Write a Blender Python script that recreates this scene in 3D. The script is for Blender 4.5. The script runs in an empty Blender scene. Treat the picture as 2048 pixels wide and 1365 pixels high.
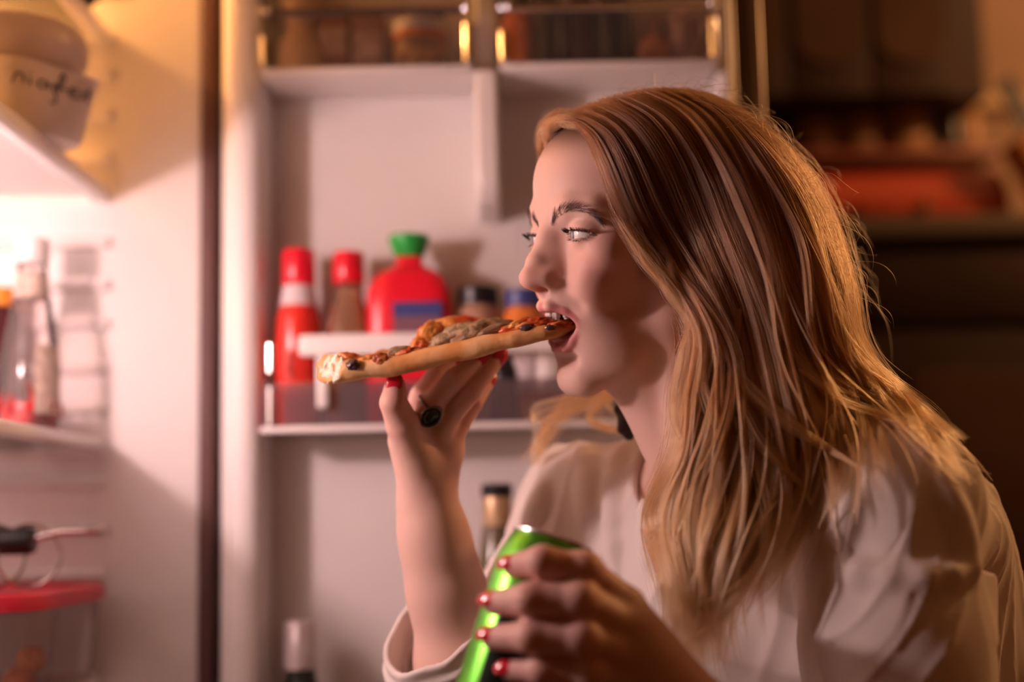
import bpy, bmesh, math
import numpy as np
from mathutils import Vector, Matrix, noise as mnoise

# ------------------------------------------------------------------ camera, world, lights, exposure
scene = bpy.context.scene
COL = scene.collection
W_PX, H_PX = 2048.0, 1365.0
LENS, SENSOR = 50.0, 36.0
FPX = LENS / SENSOR * W_PX
CAM = np.array([0.0, 0.0, 0.40])
PITCH = math.radians(7.1)
ROLL = math.radians(-1.2)
R0 = np.array([1.0, 0, 0]); FW = np.array([0, math.cos(PITCH), math.sin(PITCH)]); U0 = np.array([0, -math.sin(PITCH), math.cos(PITCH)])
CR = math.cos(ROLL) * R0 + math.sin(ROLL) * U0
CU = -math.sin(ROLL) * R0 + math.cos(ROLL) * U0

def P(x, y, Y):
    """world point seen at photo pixel (x, y) lying at world depth Y"""
    d = FW + (x - W_PX / 2) / FPX * CR - (y - H_PX / 2) / FPX * CU
    return CAM + d * (Y / d[1])

cam_data = bpy.data.cameras.new('camera')
cam = bpy.data.objects.new('camera', cam_data)
COL.objects.link(cam)
m = Matrix.Identity(4)
for i in range(3):
    m[i][0] = CR[i]; m[i][1] = CU[i]; m[i][2] = -FW[i]; m[i][3] = CAM[i]
cam.matrix_world = m
cam_data.lens = LENS; cam_data.sensor_width = SENSOR
cam_data.clip_start = 0.0
cam_data.dof.use_dof = True
cam_data.dof.focus_distance = 1.088
cam_data.dof.aperture_fstop = 1.7
scene.camera = cam

world = bpy.data.worlds.new('world'); scene.world = world
world.use_nodes = True
bgn = world.node_tree.nodes['Background']
bgn.inputs['Color'].default_value = (0.50, 0.32, 0.33, 1)
bgn.inputs['Strength'].default_value = 0.0

def point_light(name, loc, color, watts, radius):
    l = bpy.data.lights.new(name, 'POINT'); l.color = color; l.energy = watts; l.shadow_soft_size = radius
    o = bpy.data.objects.new(name, l); COL.objects.link(o); o.location = loc
    return o
# the refrigerator's own two lamps and the kitchen lamp, all beyond the frame
SIDE_LAMP = (-0.66, 0.925, 0.660)     # on the refrigerator's camera-side wall, middle compartment
BULB = (-0.74, 1.44, 1.14)            # under the refrigerator ceiling
KITCHEN = (1.90, 1.95, 1.60)          # warm kitchen lamp by the right wall
point_light('fridge_side_lamp_left_offscreen', SIDE_LAMP, (1.0, 0.69, 0.67), 11.0, 0.025)
point_light('fridge_bulb_top_left_offscreen', BULB, (1.0, 0.43, 0.12), 11.0, 0.025)
point_light('kitchen_lamp_right_offscreen', KITCHEN, (1.0, 0.50, 0.20), 62.0, 0.06)

vs = scene.view_settings
vs.view_transform = 'Standard'; vs.look = 'None'; vs.gamma = 1.0; vs.use_curve_mapping = False
vs.exposure = 0.12

# ------------------------------------------------------------------ helpers
def mat(name, color=(.8, .8, .8), rough=.5, metal=0., spec=.5, trans=0., ior=1.45, emit=None, estr=0., sss=0., sssr=(1, .35, .2), sscale=.01, coat=0.,
        alpha=1., noise=None, bump=None, sheen=0., attr=None):
    m = bpy.data.materials.new(name); m.use_nodes = True
    nt = m.node_tree; b = nt.nodes['Principled BSDF']
    col = tuple(color) + (1,)
    b.inputs['Base Color'].default_value = col
    b.inputs['Roughness'].default_value = rough
    b.inputs['Metallic'].default_value = metal
    b.inputs['Specular IOR Level'].default_value = spec
    b.inputs['Transmission Weight'].default_value = trans
    b.inputs['IOR'].default_value = ior
    b.inputs['Coat Weight'].default_value = coat
    b.inputs['Coat Roughness'].default_value = .08
    b.inputs['Sheen Weight'].default_value = sheen
    b.inputs['Alpha'].default_value = alpha
    if sss:
        b.inputs['Subsurface Weight'].default_value = sss
        b.inputs['Subsurface Radius'].default_value = sssr
        b.inputs['Subsurface Scale'].default_value = sscale
    if emit:
        b.inputs['Emission Color'].default_value = tuple(emit) + (1,)
        b.inputs['Emission Strength'].default_value = estr
    src = None
    if attr:
        a = nt.nodes.new('ShaderNodeAttribute'); a.attribute_name = attr
        src = a.outputs['Color']
    if noise:                                   # (scale, second colour, contrast lo, hi)
        sc, c2, lo, hi = noise
        tc = nt.nodes.new('ShaderNodeTexCoord')
        nz = nt.nodes.new('ShaderNodeTexNoise'); nz.inputs['Scale'].default_value = sc; nz.inputs['Detail'].default_value = 5
        nt.links.new(tc.outputs['Object'], nz.inputs['Vector'])
        mr = nt.nodes.new('ShaderNodeMapRange'); mr.inputs[1].default_value = lo; mr.inputs[2].default_value = hi
        nt.links.new(nz.outputs['Fac'], mr.inputs[0])
        mx = nt.nodes.new('ShaderNodeMix'); mx.data_type = 'RGBA'
        nt.links.new(mr.outputs[0], mx.inputs[0])
        if src: nt.links.new(src, mx.inputs[6])
        else: mx.inputs[6].default_value = col
        mx.inputs[7].default_value = tuple(c2) + (1,)
        src = mx.outputs[2]
    if src: nt.links.new(src, b.inputs['Base Color'])
    if bump:                                    # (scale, strength, distance)
        tc = nt.nodes.new('ShaderNodeTexCoord')
        nz = nt.nodes.new('ShaderNodeTexNoise'); nz.inputs['Scale'].default_value = bump[0]; nz.inputs['Detail'].default_value = 4
        nt.links.new(tc.outputs['Object'], nz.inputs['Vector'])
        bp = nt.nodes.new('ShaderNodeBump'); bp.inputs['Strength'].default_value = bump[1]; bp.inputs['Distance'].default_value = bump[2]
        nt.links.new(nz.outputs['Fac'], bp.inputs['Height']); nt.links.new(bp.outputs[0], b.inputs['Normal'])
    return m

def thin_glass(name, tint=(.95, .95, .95), rough=.05, refl=.9, haze=0., hazecol=(.8, .75, .73)):
    """clear sheet: transparent plus fresnel gloss, optionally a little milky"""
    m = bpy.data.materials.new(name); m.use_nodes = True
    nt = m.node_tree; nt.nodes.clear()
    o = nt.nodes.new('ShaderNodeOutputMaterial')
    t = nt.nodes.new('ShaderNodeBsdfTransparent'); t.inputs[0].default_value = tuple(tint) + (1,)
    g = nt.nodes.new('ShaderNodeBsdfGlossy'); g.inputs['Roughness'].default_value = rough
    fr = nt.nodes.new('ShaderNodeFresnel'); fr.inputs[0].default_value = 1.45
    mu = nt.nodes.new('ShaderNodeMath'); mu.operation = 'MULTIPLY'; mu.inputs[1].default_value = refl
    nt.links.new(fr.outputs[0], mu.inputs[0])
    mx = nt.nodes.new('ShaderNodeMixShader')
    nt.links.new(mu.outputs[0], mx.inputs[0])
    base = t.outputs[0]
    if haze:
        d = nt.nodes.new('ShaderNodeBsdfDiffuse'); d.inputs[0].default_value = tuple(hazecol) + (1,)
        m2 = nt.nodes.new('ShaderNodeMixShader'); m2.inputs[0].default_value = haze
        nt.links.new(t.outputs[0], m2.inputs[1]); nt.links.new(d.outputs[0], m2.inputs[2]); base = m2.outputs[0]
    nt.links.new(base, mx.inputs[1]); nt.links.new(g.outputs[0], mx.inputs[2]); nt.links.new(mx.outputs[0], o.inputs[0])
    return m

def tag(o, label=None, cat=None, group=None, kind=None):
    if label: o['label'] = label
    if cat: o['category'] = cat
    if group: o['group'] = group
    if kind: o['kind'] = kind
    return o

def empty(name, loc, label=None, cat=None, group=None):
    o = bpy.data.objects.new(name, None); COL.objects.link(o); o.location = tuple(loc)
    o.empty_display_size = .02
    return tag(o, label, cat, group)

def link_mesh(name, me, m, parent=None, smooth=True, angle=None):
    o = bpy.data.objects.new(name, me); COL.objects.link(o)
    if m is not None:
        for mm in (m if isinstance(m, (list, tuple)) else [m]): me.materials.append(mm)
    if smooth:
        me.shade_smooth()
        if angle is not None: me.set_sharp_from_angle(angle=math.radians(angle))
    if parent is not None:
        o.parent = parent
        o.matrix_parent_inverse = Matrix.Translation(parent.matrix_world.translation if False else Vector((0, 0, 0)))
        q = parent; off = Vector((0, 0, 0))
        while q is not None:
            off += q.location; q = q.parent
        o.location = -off                        # meshes are written in world coordinates
    return o

class MB:
    """collects simple shapes in world space; build() links them as one mesh object"""
    def __init__(s): s.v = []; s.f = []; s.m = []
    def add(s, v, f, mi=0):
        n = len(s.v); s.v += [tuple(map(float, q)) for q in v]; s.f += [tuple(i + n for i in q) for q in f]; s.m += [mi] * len(f)
        return s
    def box(s, a, b, bev=0., seg=2, mi=0, rot=None, piv=None):
        lo = np.minimum(a, b); hi = np.maximum(a, b)
        bm = bmesh.new(); bmesh.ops.create_cube(bm, size=1)
        c = (lo + hi) / 2; d = hi - lo
        for v in bm.verts: v.co = Vector((v.co[0] * d[0], v.co[1] * d[1], v.co[2] * d[2]))
        if bev > 0:
            bmesh.ops.bevel(bm, geom=bm.edges[:], offset=min(bev, .49 * d.min()), segments=seg, affect='EDGES', profile=.5)
        if rot is not None: bm.transform(rot.to_4x4())
        bm.transform(Matrix.Translation(Vector(c)))
        bm.verts.ensure_lookup_table()
        s.add([v.co[:] for v in bm.verts], [[q.index for q in f.verts] for f in bm.faces], mi); bm.free()
        return s
    def lathe(s, base, prof, seg=32, axis=(0, 0, 1), mi=0, sx=1., sy=1., ang=0., power=2.):
        """prof: list of (radius, height); superellipse cross section with power"""
        ax = Vector(axis).normalized(); q = Vector((0, 0, 1)).rotation_difference(ax)
        base = Vector(base); v = []; f = []
        for r, h in prof:
            for k in range(seg):
                a = 2 * math.pi * k / seg
                c, sn = math.cos(a), math.sin(a)
                rr = 1. if power == 2. else (abs(c) ** power + abs(sn) ** power) ** (-1 / power)
                x, y = r * rr * c * sx, r * rr * sn * sy
                x, y = x * math.cos(ang) - y * math.sin(ang), x * math.sin(ang) + y * math.cos(ang)
                v.append(base + q @ Vector((x, y, h)))
        n = len(prof)
        for i in range(n - 1):
            for k in range(seg):
                k2 = (k + 1) % seg
                f.append((i * seg + k, i * seg + k2, (i + 1) * seg + k2, (i + 1) * seg + k))
        f.append(tuple(range(seg))[::-1]); f.append(tuple((n - 1) * seg + k for k in range(seg)))
        return s.add(v, f, mi)
    def tube(s, pts, r, seg=10, mi=0, caps=True, flat=1., up=None):
        pts = [Vector(map(float, p)) for p in pts]; n = len(pts)
        rs = list(r) if hasattr(r, '__len__') else [r] * n
        v = []; f = []; nrm = None
        for i in range(n):
            t = (pts[min(i + 1, n - 1)] - pts[max(i - 1, 0)]).normalized()
            if nrm is None:
                nrm = Vector(up) if up is not None else t.orthogonal()
            nrm = (nrm - t * nrm.dot(t)).normalized()
            bn = t.cross(nrm)
            for k in range(seg):
                a = 2 * math.pi * k / seg
                v.append(pts[i] + rs[i] * (math.cos(a) * nrm + math.sin(a) * flat * bn))
        for i in range(n - 1):
            for k in range(seg):
                k2 = (k + 1) % seg
                f.append((i * seg + k, i * seg + k2, (i + 1) * seg + k2, (i + 1) * seg + k))
        if caps:
            f.append(tuple(range(seg))[::-1]); f.append(tuple((n - 1) * seg + k for k in range(seg)))
        return s.add(v, f, mi)
    def build(s, name, m, parent=None, smooth=True, angle=40):
        me = bpy.data.meshes.new(name); me.from_pydata(s.v, [], s.f)
        if any(s.m): me.polygons.foreach_set('material_index', s.m)
        me.update()
        return link_mesh(name, me, m, parent, smooth, angle)

def spline(pts, n):
    """Catmull-Rom through pts (k x d), resampled to n points"""
    p = np.asarray(pts, float); k = len(p)
    if k == 2: return p[0] + (p[1] - p[0]) * np.linspace(0, 1, n)[:, None]
    e = np.vstack([2 * p[0] - p[1], p, 2 * p[-1] - p[-2]])
    t = np.linspace(0, k - 1 - 1e-9, n); i = t.astype(int); u = (t - i)[:, None]
    a, b, c, d = e[i], e[i + 1], e[i + 2], e[i + 3]
    return .5 * (2 * b + (c - a) * u + (2 * a - 5 * b + 4 * c - d) * u ** 2 + (3 * b - a - 3 * c + d) * u ** 3)

# ------------------------------------------------------------------ signed distance fields -> mesh (sparse surface nets)
def sd_caps(a, b, r1, r2=None):
    a = np.asarray(a, np.float64); b = np.asarray(b, np.float64); r2 = r1 if r2 is None else r2
    ba = b - a; L = max(ba @ ba, 1e-12)
    def fn(p):
        pa = p - a; h = np.clip(pa @ ba / L, 0, 1)
        return np.linalg.norm(pa - h[:, None] * ba, axis=1) - (r1 + (r2 - r1) * h)
    fn.c = (a + b) / 2; fn.R = math.sqrt(L) / 2 + max(r1, r2)
    return fn
def sd_ell(c, r, rot=None):
    c = np.asarray(c, float); r = np.asarray(r, float) * np.ones(3)
    def fn(p):
        q = p - c
        if rot is not None: q = q @ rot         # columns of rot: ellipsoid axes in world
        k0 = np.linalg.norm(q / r, axis=1); k1 = np.linalg.norm(q / r ** 2, axis=1)
        return k0 * (k0 - 1) / np.maximum(k1, 1e-9)
    fn.c = c; fn.R = r.max()
    return fn

class Field:
    def __init__(s): s.ops = []
    def u(s, fn, k=.004): s.ops.append((fn, 'u', k)); return s
    def d(s, fn, k=.002): s.ops.append((fn, 'd', k)); return s
    def chain(s, pts, rs, k=.004):
        for i in range(len(pts) - 1): s.u(sd_caps(pts[i], pts[i + 1], rs[i], rs[i + 1]), k)
        return s
    def w(s, fn): s.ops.append((fn, 'w', 0)); return s           # fn(p, d) -> d  (displacement)
    def ev(s, p, c=None, rad=1e9):
        d = np.full(len(p), 10.0)
        for fn, mode, k in s.ops:
            if c is not None and hasattr(fn, 'c') and np.linalg.norm(fn.c - c) - fn.R - rad > k * 2 + .010: continue
            if mode == 'w': d = fn(p, d); continue
            e = fn(p)
            if mode == 'u':
                h = np.clip(.5 + .5 * (d - e) / k, 0, 1); d = d + (e - d) * h - k * h * (1 - h)
            else:
                e = -e
                h = np.clip(.5 - .5 * (d - e) / k, 0, 1); d = d + (e - d) * h + k * h * (1 - h)
        return d
    def mesh(s, lo, hi, h, B=16):
        lo = np.asarray(lo, float); hi = np.asarray(hi, float)
        nb = np.ceil((hi - lo) / (h * B)).astype(int)
        g = np.stack(np.meshgrid(*[np.arange(n) for n in nb], indexing='ij'), -1).reshape(-1, 3)
        cen = lo + (g + .5) * h * B
        dc = np.concatenate([s.ev(cen[i:i + 20000]) for i in range(0, len(cen), 20000)])
        rad = h * B * .8661
        g = g[np.abs(dc) < rad * 1.7 + .006]
        ax = np.arange(B + 1)
        off = np.stack(np.meshgrid(ax, ax, ax, indexing='ij'), -1).reshape(-1, 3)
        VK = []; VP = []; QK = []
        S = 1 << 20
        def key(c): return (c[:, 0] * S + c[:, 1]) * S + c[:, 2]
        for b in g:
            o = b * B
            p = lo + (o + off) * h
            d = s.ev(p, lo + (o + B / 2) * h, rad)
            if d.min() > 0 or d.max() < 0: continue
            D = d.reshape(B + 1, B + 1, B + 1)
            I = D < 0
            cnt = np.zeros((B, B, B), np.float32); acc = np.zeros((B, B, B, 3), np.float32)
            for axis in range(3):
                sl0 = [slice(None)] * 3; sl1 = [slice(None)] * 3
                sl0[axis] = slice(0, B); sl1[axis] = slice(1, B + 1)
                d0 = D[tuple(sl0)]; d1 = D[tuple(sl1)]
                cr = I[tuple(sl0)] != I[tuple(sl1)]
                if not cr.any(): continue
                t = np.where(cr, d0 / np.where(cr, d0 - d1, 1), 0)
                oth = [a for a in range(3) if a != axis]
                for e0 in (0, 1):
                    for e1 in (0, 1):
                        ss = [slice(None)] * 3
                        ss[oth[0]] = slice(e0, e0 + B); ss[oth[1]] = slice(e1, e1 + B)
                        c_ = cr[tuple(ss)]; t_ = t[tuple(ss)]
                        cnt += c_
                        acc[..., axis] += t_ * c_
                        acc[..., oth[0]] += e0 * c_
                        acc[..., oth[1]] += e1 * c_
                ss = [slice(0, B)] * 3
                idx = np.argwhere(cr[tuple(ss)])
                if len(idx):
                    neg = I[tuple(sl0)][tuple(ss)][tuple(idx.T)]
                    e = idx + o
                    a1 = np.zeros(3, int); a2 = np.zeros(3, int); a1[(axis + 1) % 3] = 1; a2[(axis + 2) % 3] = 1
                    q = np.stack([key(e - a1 - a2), key(e - a2), key(e), key(e - a1)], 1)
                    q[~neg] = q[~neg][:, ::-1]
                    QK.append(q)
            ci = np.argwhere(cnt > 0)
            if len(ci):
                cc = cnt[tuple(ci.T)]
                VP.append(lo + (ci + o + acc[tuple(ci.T)] / cc[:, None]) * h); VK.append(key(ci + o))
        VK = np.concatenate(VK); VP = np.concatenate(VP); QK = np.concatenate(QK)
        od = np.argsort(VK); VK = VK[od]; VP = VP[od]
        q = np.searchsorted(VK, QK); q = np.minimum(q, len(VK) - 1)
        ok = (VK[q] == QK).all(1); q = q[ok]
        return VP, q

def mesh_from(name, V, Q, attrs=None):
    me = bpy.data.meshes.new(name)
    me.vertices.add(len(V)); me.vertices.foreach_set('co', np.ascontiguousarray(V, np.float32).reshape(-1))
    me.loops.add(len(Q) * 4); me.loops.foreach_set('vertex_index', np.ascontiguousarray(Q, np.int32).reshape(-1))
    me.polygons.add(len(Q)); me.polygons.foreach_set('loop_start', np.arange(0, len(Q) * 4, 4, dtype=np.int32))
    me.update(calc_edges=True)
    for k, c in (attrs or {}).items():
        a = me.color_attributes.new(k, 'FLOAT_COLOR', 'POINT')
        cc = np.ones((len(V), 4), np.float32); cc[:, :3] = c
        a.data.foreach_set('color', cc.reshape(-1))
    return me

def relax(V, Q, n=1, lam=.5):
    """a little Laplacian smoothing of a surface-nets mesh"""
    for _ in range(n):
        acc = np.zeros_like(V); cnt = np.zeros(len(V))
        for a, b in ((0, 1), (1, 2), (2, 3), (3, 0)):
            np.add.at(acc, Q[:, a], V[Q[:, b]]); np.add.at(acc, Q[:, b], V[Q[:, a]])
            np.add.at(cnt, Q[:, a], 1); np.add.at(cnt, Q[:, b], 1)
        V = V + lam * (acc / np.maximum(cnt, 1)[:, None] - V)
    return V

def curves_obj(name, strands, radii, m, parent=None, tint=None):
    """hair strands as a curves object; strands: list of (n x 3) arrays"""
    hc = bpy.data.hair_curves.new(name); hc.add_curves([len(q) for q in strands])
    hc.attributes['position'].data.foreach_set('vector', np.concatenate(strands).astype(np.float32).reshape(-1))
    a = hc.attributes.new('radius', 'FLOAT', 'POINT'); a.data.foreach_set('value', np.concatenate(radii).astype(np.float32))
    if tint is not None:
        a = hc.attributes.new('tint', 'FLOAT', 'POINT'); a.data.foreach_set('value', np.concatenate(tint).astype(np.float32))
    o = bpy.data.objects.new(name, hc); COL.objects.link(o); hc.materials.append(m)
    if parent is not None:
        o.parent = parent; off = Vector((0, 0, 0)); q = parent
        while q is not None:
            off += q.location; q = q.parent
        o.location = -off
    return o
# ------------------------------------------------------------------ materials of the place
M_wall = mat('wall_paint', (.30, .19, .13), .8, noise=(3, (.26, .165, .11), .35, .65))
M_floor = mat('floor_wood', (.16, .085, .05), .45, noise=(6, (.11, .055, .03), .3, .7))
M_ceil = mat('ceiling_paint', (.55, .48, .42), .9)
M_white = mat('fridge_plastic', (.82, .78, .765), .38, spec=.45)
M_white2 = mat('fridge_plastic_glossy', (.86, .83, .82), .22, spec=.5)
M_fridge_out = mat('fridge_enamel', (.62, .58, .56), .3)
M_gasket = mat('rubber_gasket', (.085, .036, .03), .6)
M_edge = mat('door_edge_metal', (.42, .33, .27), .35, metal=.6)
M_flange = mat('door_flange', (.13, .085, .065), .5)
M_glass = thin_glass('shelf_glass', (.90, .90, .88), .06)
M_bin = thin_glass('bin_clear_plastic', (.95, .92, .92), .12, .8, haze=.04)
M_chrome = mat('chrome', (.85, .83, .82), .12, metal=1.)
M_darkrail = mat('bin_dark_rail', (.10, .075, .07), .3)

# ------------------------------------------------------------------ the room
def struct(o): o['kind'] = 'structure'; return o
struct(MB().box((-1.3, -1.2, -.05), (2.6, 3.1, 0.)).build('floor', M_floor, smooth=False))
struct(MB().box((-1.3, 3.02, 0), (2.6, 3.1, 2.45)).build('wall_back', M_wall, smooth=False))
struct(MB().box((-1.3, -1.2, 0), (-1.22, 3.02, 2.45)).build('wall_left', M_wall, smooth=False))
struct(MB().box((-1.3, -1.28, 0), (2.6, -1.2, 2.45)).build('wall_front', M_wall, smooth=False))
struct(MB().box((2.52, -1.2, 0), (2.6, 3.02, 2.45)).build('wall_right', M_wall, smooth=False))
struct(MB().box((-1.3, -1.2, 2.45), (2.6, 3.1, 2.5)).build('ceiling', M_ceil, smooth=False))

# ------------------------------------------------------------------ refrigerator: cabinet, shelves, open door with bins
YW = 1.555                                   # inner face of the hinge-side wall
XF = P(403, 600, YW)[0]                      # front edge of the cabinet
XB, YN, ZT = -.93, .90, 1.20
fr = empty('refrigerator', (-.63, 1.27, 0), 'white refrigerator with its door wide open, lit from inside', 'refrigerator')
mb = MB()
mb.box((XB - .05, YW, .02), (XF, YW + .055, ZT + .06), .006)          # hinge-side wall
mb.box((XB - .05, YN - .055, .02), (XF, YN, ZT + .06), .006)          # camera-side wall
mb.box((XB - .05, YN - .02, .02), (XB, YW + .02, ZT + .06), .004)
mb.box((XB - .02, YN - .02, ZT), (XF, YW + .02, ZT + .06), .006)
mb.box((XB - .02, YN - .02, .02), (XF, YW + .02, .10), .006)
mb.box((XB, YN, 0), (XF - .04, YW, .03))
mb.build('cabinet', M_white, fr)
xr = P(214, 600, YW)[0]                      # ribs and shelves stop here
ribs = [-20, 78, 150, 232, 318, 488, 572, 650, 738, 818, 905, 965, 1060, 1150]
for yy in ribs:
    z = P(190, yy, YW)[2]
    MB().box((XB + .03, YW - .009, z - .006), (xr + .004, YW + .01, z + .006), .0055, 3).build('shelf_rib', M_white, fr)

shelf_z = {}
def shelf(ypx, trim_h, name='shelf', glass=M_glass):
    z = P(214, ypx, YW)[2]
    o = MB().box((XB + .06, YN + .004, z - .004), (xr - .010, YW - .004, z + .001), .001, 1).build(name, glass, fr)
    MB().box((xr - .016, YN + .003, z - trim_h), (xr + .002, YW - .003, z + .005), .005, 3).build('shelf_trim', M_white2, o)
    MB().box((XB + .05, YN + .003, z - .010), (XB + .068, YW - .003, z + .006), .003, 2).build('shelf_rear_trim', M_white2, o)
    return z
Z_S0 = shelf(72, .012); Z_S1 = shelf(384, .014, glass=M_white); Z_S2 = shelf(886, .009)
Z_S3 = .242
zb = Z_S3
o = MB().box((XB + .06, YN + .004, zb - .004), (xr - .010, YW - .004, zb + .001), .001, 1).build('shelf', M_glass, fr)
MB().box((xr - .016, YN + .003, zb - .012), (xr + .002, YW - .003, zb + .004), .004, 3).build('shelf_trim', M_white2, o)
# warm bulb housing under the ceiling
hs = MB().box((BULB[0] - .05, BULB[1] - .06, ZT - .03), (BULB[0] + .05, BULB[1] + .06, ZT + .002), .01).build('lamp_housing', M_white, fr)
# dark hinge gap / gasket on the cabinet front
MB().box((XF - .002, YW - .004, .05), (XF + .016, YW + .05, ZT + .05), .004).build('cabinet_gasket', M_gasket, fr)

# door -------------------------------------------------------------
YD = 1.572                                   # recessed liner panel
XD0 = P(441, 600, 1.53)[0]; XD1 = P(1541, 600, 1.55)[0]
ZD0, ZD1 = .045, ZT + .05
door = MB().box((XD0, YD + .004, ZD0), (XD1, YD + .055, ZD1), .012, 3).build('door', M_fridge_out, fr)
xa0, xa1 = P(455, 600, 1.50)[0], P(523, 600, 1.50)[0]
xb0, xb1 = P(1452, 600, 1.50)[0], P(1484, 600, 1.51)[0]
MB().box((xa0, YD - .004, ZD0 + .02), (xb1, YD + .01, ZD1 - .02), .002, 1).build('liner_panel', M_white, door)
MB().box((XD0, 1.527, ZD0 + .005), (xa0 + .02, YD + .012, ZD1 - .005), .012, 3).build('liner_flange', M_white, door)
MB().box((xa0, 1.492, ZD0 + .015), (xa1, YD + .008, ZD1 - .015), .016, 5).build('liner_ridge', M_white, door)
MB().box((xb0, 1.505, ZD0 + .015), (xb1, YD + .008, ZD1 - .015), .010, 4).build('liner_ridge', M_white, door)
MB().box((xb1 - .002, 1.538, ZD0 + .005), (P(1524, 600, 1.545)[0], YD + .012, ZD1 - .005), .004, 3).build('liner_flange', M_flange, door)
MB().box((xb1 - .003, 1.522, ZD0 + .01), (xb1 + .006, YD, ZD1 - .01), .003, 3).build('edge_strip', M_edge, door)
MB().box((P(1524, 600, 1.545)[0], 1.535, ZD0 + .004), (XD1 + .001, YD + .01, ZD1 - .004), .004, 3).build('edge_strip', M_edge, door)
# vertical divider with tapered foot
dv0, dv1 = P(952, 300, 1.52)[0], P(1000, 300, 1.52)[0]
zt = ZD1 - .03; zf = P(980, 425, 1.52)[2]; zf2 = P(980, 372, 1.49)[2]
prof = [(YD, zt), (1.514, zt), (1.514, P(980, 128, 1.474)[2]), (1.474, P(980, 136, 1.474)[2]), (1.488, zf2), (1.505, zf + .006), (YD, zf - .004)]
v = [(dv0, y, z) for y, z in prof] + [(dv1, y, z) for y, z in prof]; n = len(prof)
f = [tuple(range(n))[::-1], tuple(range(n, 2 * n))] + [(i, (i + 1) % n, n + (i + 1) % n, n + i) for i in range(n)]
dvo = MB().add(v, f).build('divider', M_white2, door, angle=35)
bv = dvo.modifiers.new('b', 'BEVEL'); bv.width = .006; bv.segments = 3
# upper bins (two), open tops, clear fronts, white floors
YBIN = 1.474
def upper_bin(x0, x1, ypx):
    z = P(980, ypx, YBIN)[2]
    b = MB().box((x0, YBIN, z - .004), (x1, YD, z + .004), .003, 2).build('bin_floor', M_white, door)
    return z
xl0 = xa1 + .003; xl1 = dv0 - .001; xr0 = dv1 + .001; xr1 = xb0 - .002
ZU = upper_bin(xl0, xl1, 133); upper_bin(xr0, xr1, 133)
for a, b in ((xl0, xl1), (xr0, xr1)):
    MB().box((a + .004, YBIN + .001, ZU + .004), (b - .004, YBIN + .004, ZU + .115), .001, 1).build('bin_front', M_bin, door)
    MB().box((a + .0005, YBIN + .001, ZU + .004), (a + .004, YD - .02, ZU + .09), .001, 1).build('bin_side', M_bin, door)
    MB().tube([(a + .006, YBIN - .005, ZU + .062), (b - .006, YBIN - .005, ZU + .062)], .0042, 12).build('bin_rail', M_darkrail if a == xl0 else M_chrome, door)
    MB().tube([(a + .005, YBIN - .005, ZU + .004), (a + .005, YBIN - .005, ZU + .036)], .0045, 12).build('rail_bracket', M_chrome, door)
    MB().tube([(b - .005, YBIN - .005, ZU + .004), (b - .005, YBIN - .005, ZU + .046)], .0045, 12).build('rail_bracket', M_chrome, door)
    for xx in (a + .004, a + .011, b - .006):
        MB().lathe((xx, YBIN - .010, ZU + .062), [(.0005, -.004), (.003, -.003), (.0042, 0), (.003, .003), (.0005, .004)], 14).build('rail_cap', M_chrome, door)
# lower clear bin with white rail
ZL = P(700, 856, YBIN)[2]
MB().box((xl0, YBIN, ZL - .004), (xr1, YD, ZL + .002), .003, 2).build('bin_floor', M_bin, door)
MB().box((xl0, YBIN - .001, ZL - .004), (xr1, YBIN + .005, ZL + .003), .002, 2).build('bin_lip', M_white, door)
M_smoke = thin_glass('bin_smoky_plastic', (.78, .74, .77), .10, .9, haze=.14, hazecol=(.62, .52, .56))
MB().box((xl0 + .001, YBIN + .001, ZL + .003), (xr1 - .001, YBIN + .004, ZL + .048), .001, 1).build('bin_front', M_smoke, door)
rz0, rz1 = P(700, 712, 1.462)[2], P(700, 668, 1.462)[2]
rx0 = P(597, 690, 1.462)[0]
MB().box((rx0, 1.458, rz0), (xr1 - .03, 1.468, rz1), .004, 3).build('bin_rail', M_white2, door)
MB().box((rx0 + .018, 1.462, ZL + .02), (rx0 + .030, 1.472, rz0 + .004), .003, 2).build('rail_bracket', M_white2, door)
MB().tube([P(541, 690, 1.468), P(541, 745, 1.468)], .0042, 12).build('rail_clip', M_chrome, door)
MB().tube([P(541, 775, 1.468), P(541, 850, 1.468)], .0032, 12).build('rail_clip', M_chrome, door)
# bottom bin (below the frame) that carries the bottles
ZBT = .118
MB().box((xl0, 1.45, ZBT - .006), (xr1, YD, ZBT), .003, 2).build('bin_floor', M_white, door)
MB().box((xl0, 1.446, ZBT - .006), (xr1, 1.452, ZBT + .07), .002, 2).build('bin_front', M_bin, door)

# ------------------------------------------------------------------ things in the fridge
M_cer = mat('bowl_ceramic', (.62, .50, .47), .35)
M_tub = mat('tub_plastic', (.70, .60, .53), .42, sss=.1, sscale=.004)
M_ink = mat('black_marker', (.07, .06, .075), .6)
# tub with handwriting standing on the middle shelf, bowl on top
tcx, tcy = P(52, 300, 1.36)[0] - .010, 1.36
tb = empty('plastic_tub', (tcx, tcy, Z_S1 + .001), 'milky white plastic tub with black handwriting under an upturned bowl', 'tub')
tz = Z_S1 + .001
TH = .064
A0 = math.radians(-32)
def tubprof(h): return .051 + .013 * h / TH
body = MB().lathe((tcx, tcy, tz), [(.001, .001), (.040, .0), (.050, .003)] + [(tubprof(h), h) for h in np.linspace(.008, TH, 8)] + [(.066, TH + .003), (.060, TH + .004), (.001, TH + .004)], 56, power=4., ang=A0).build('tub_body', M_tub, tb)
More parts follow.
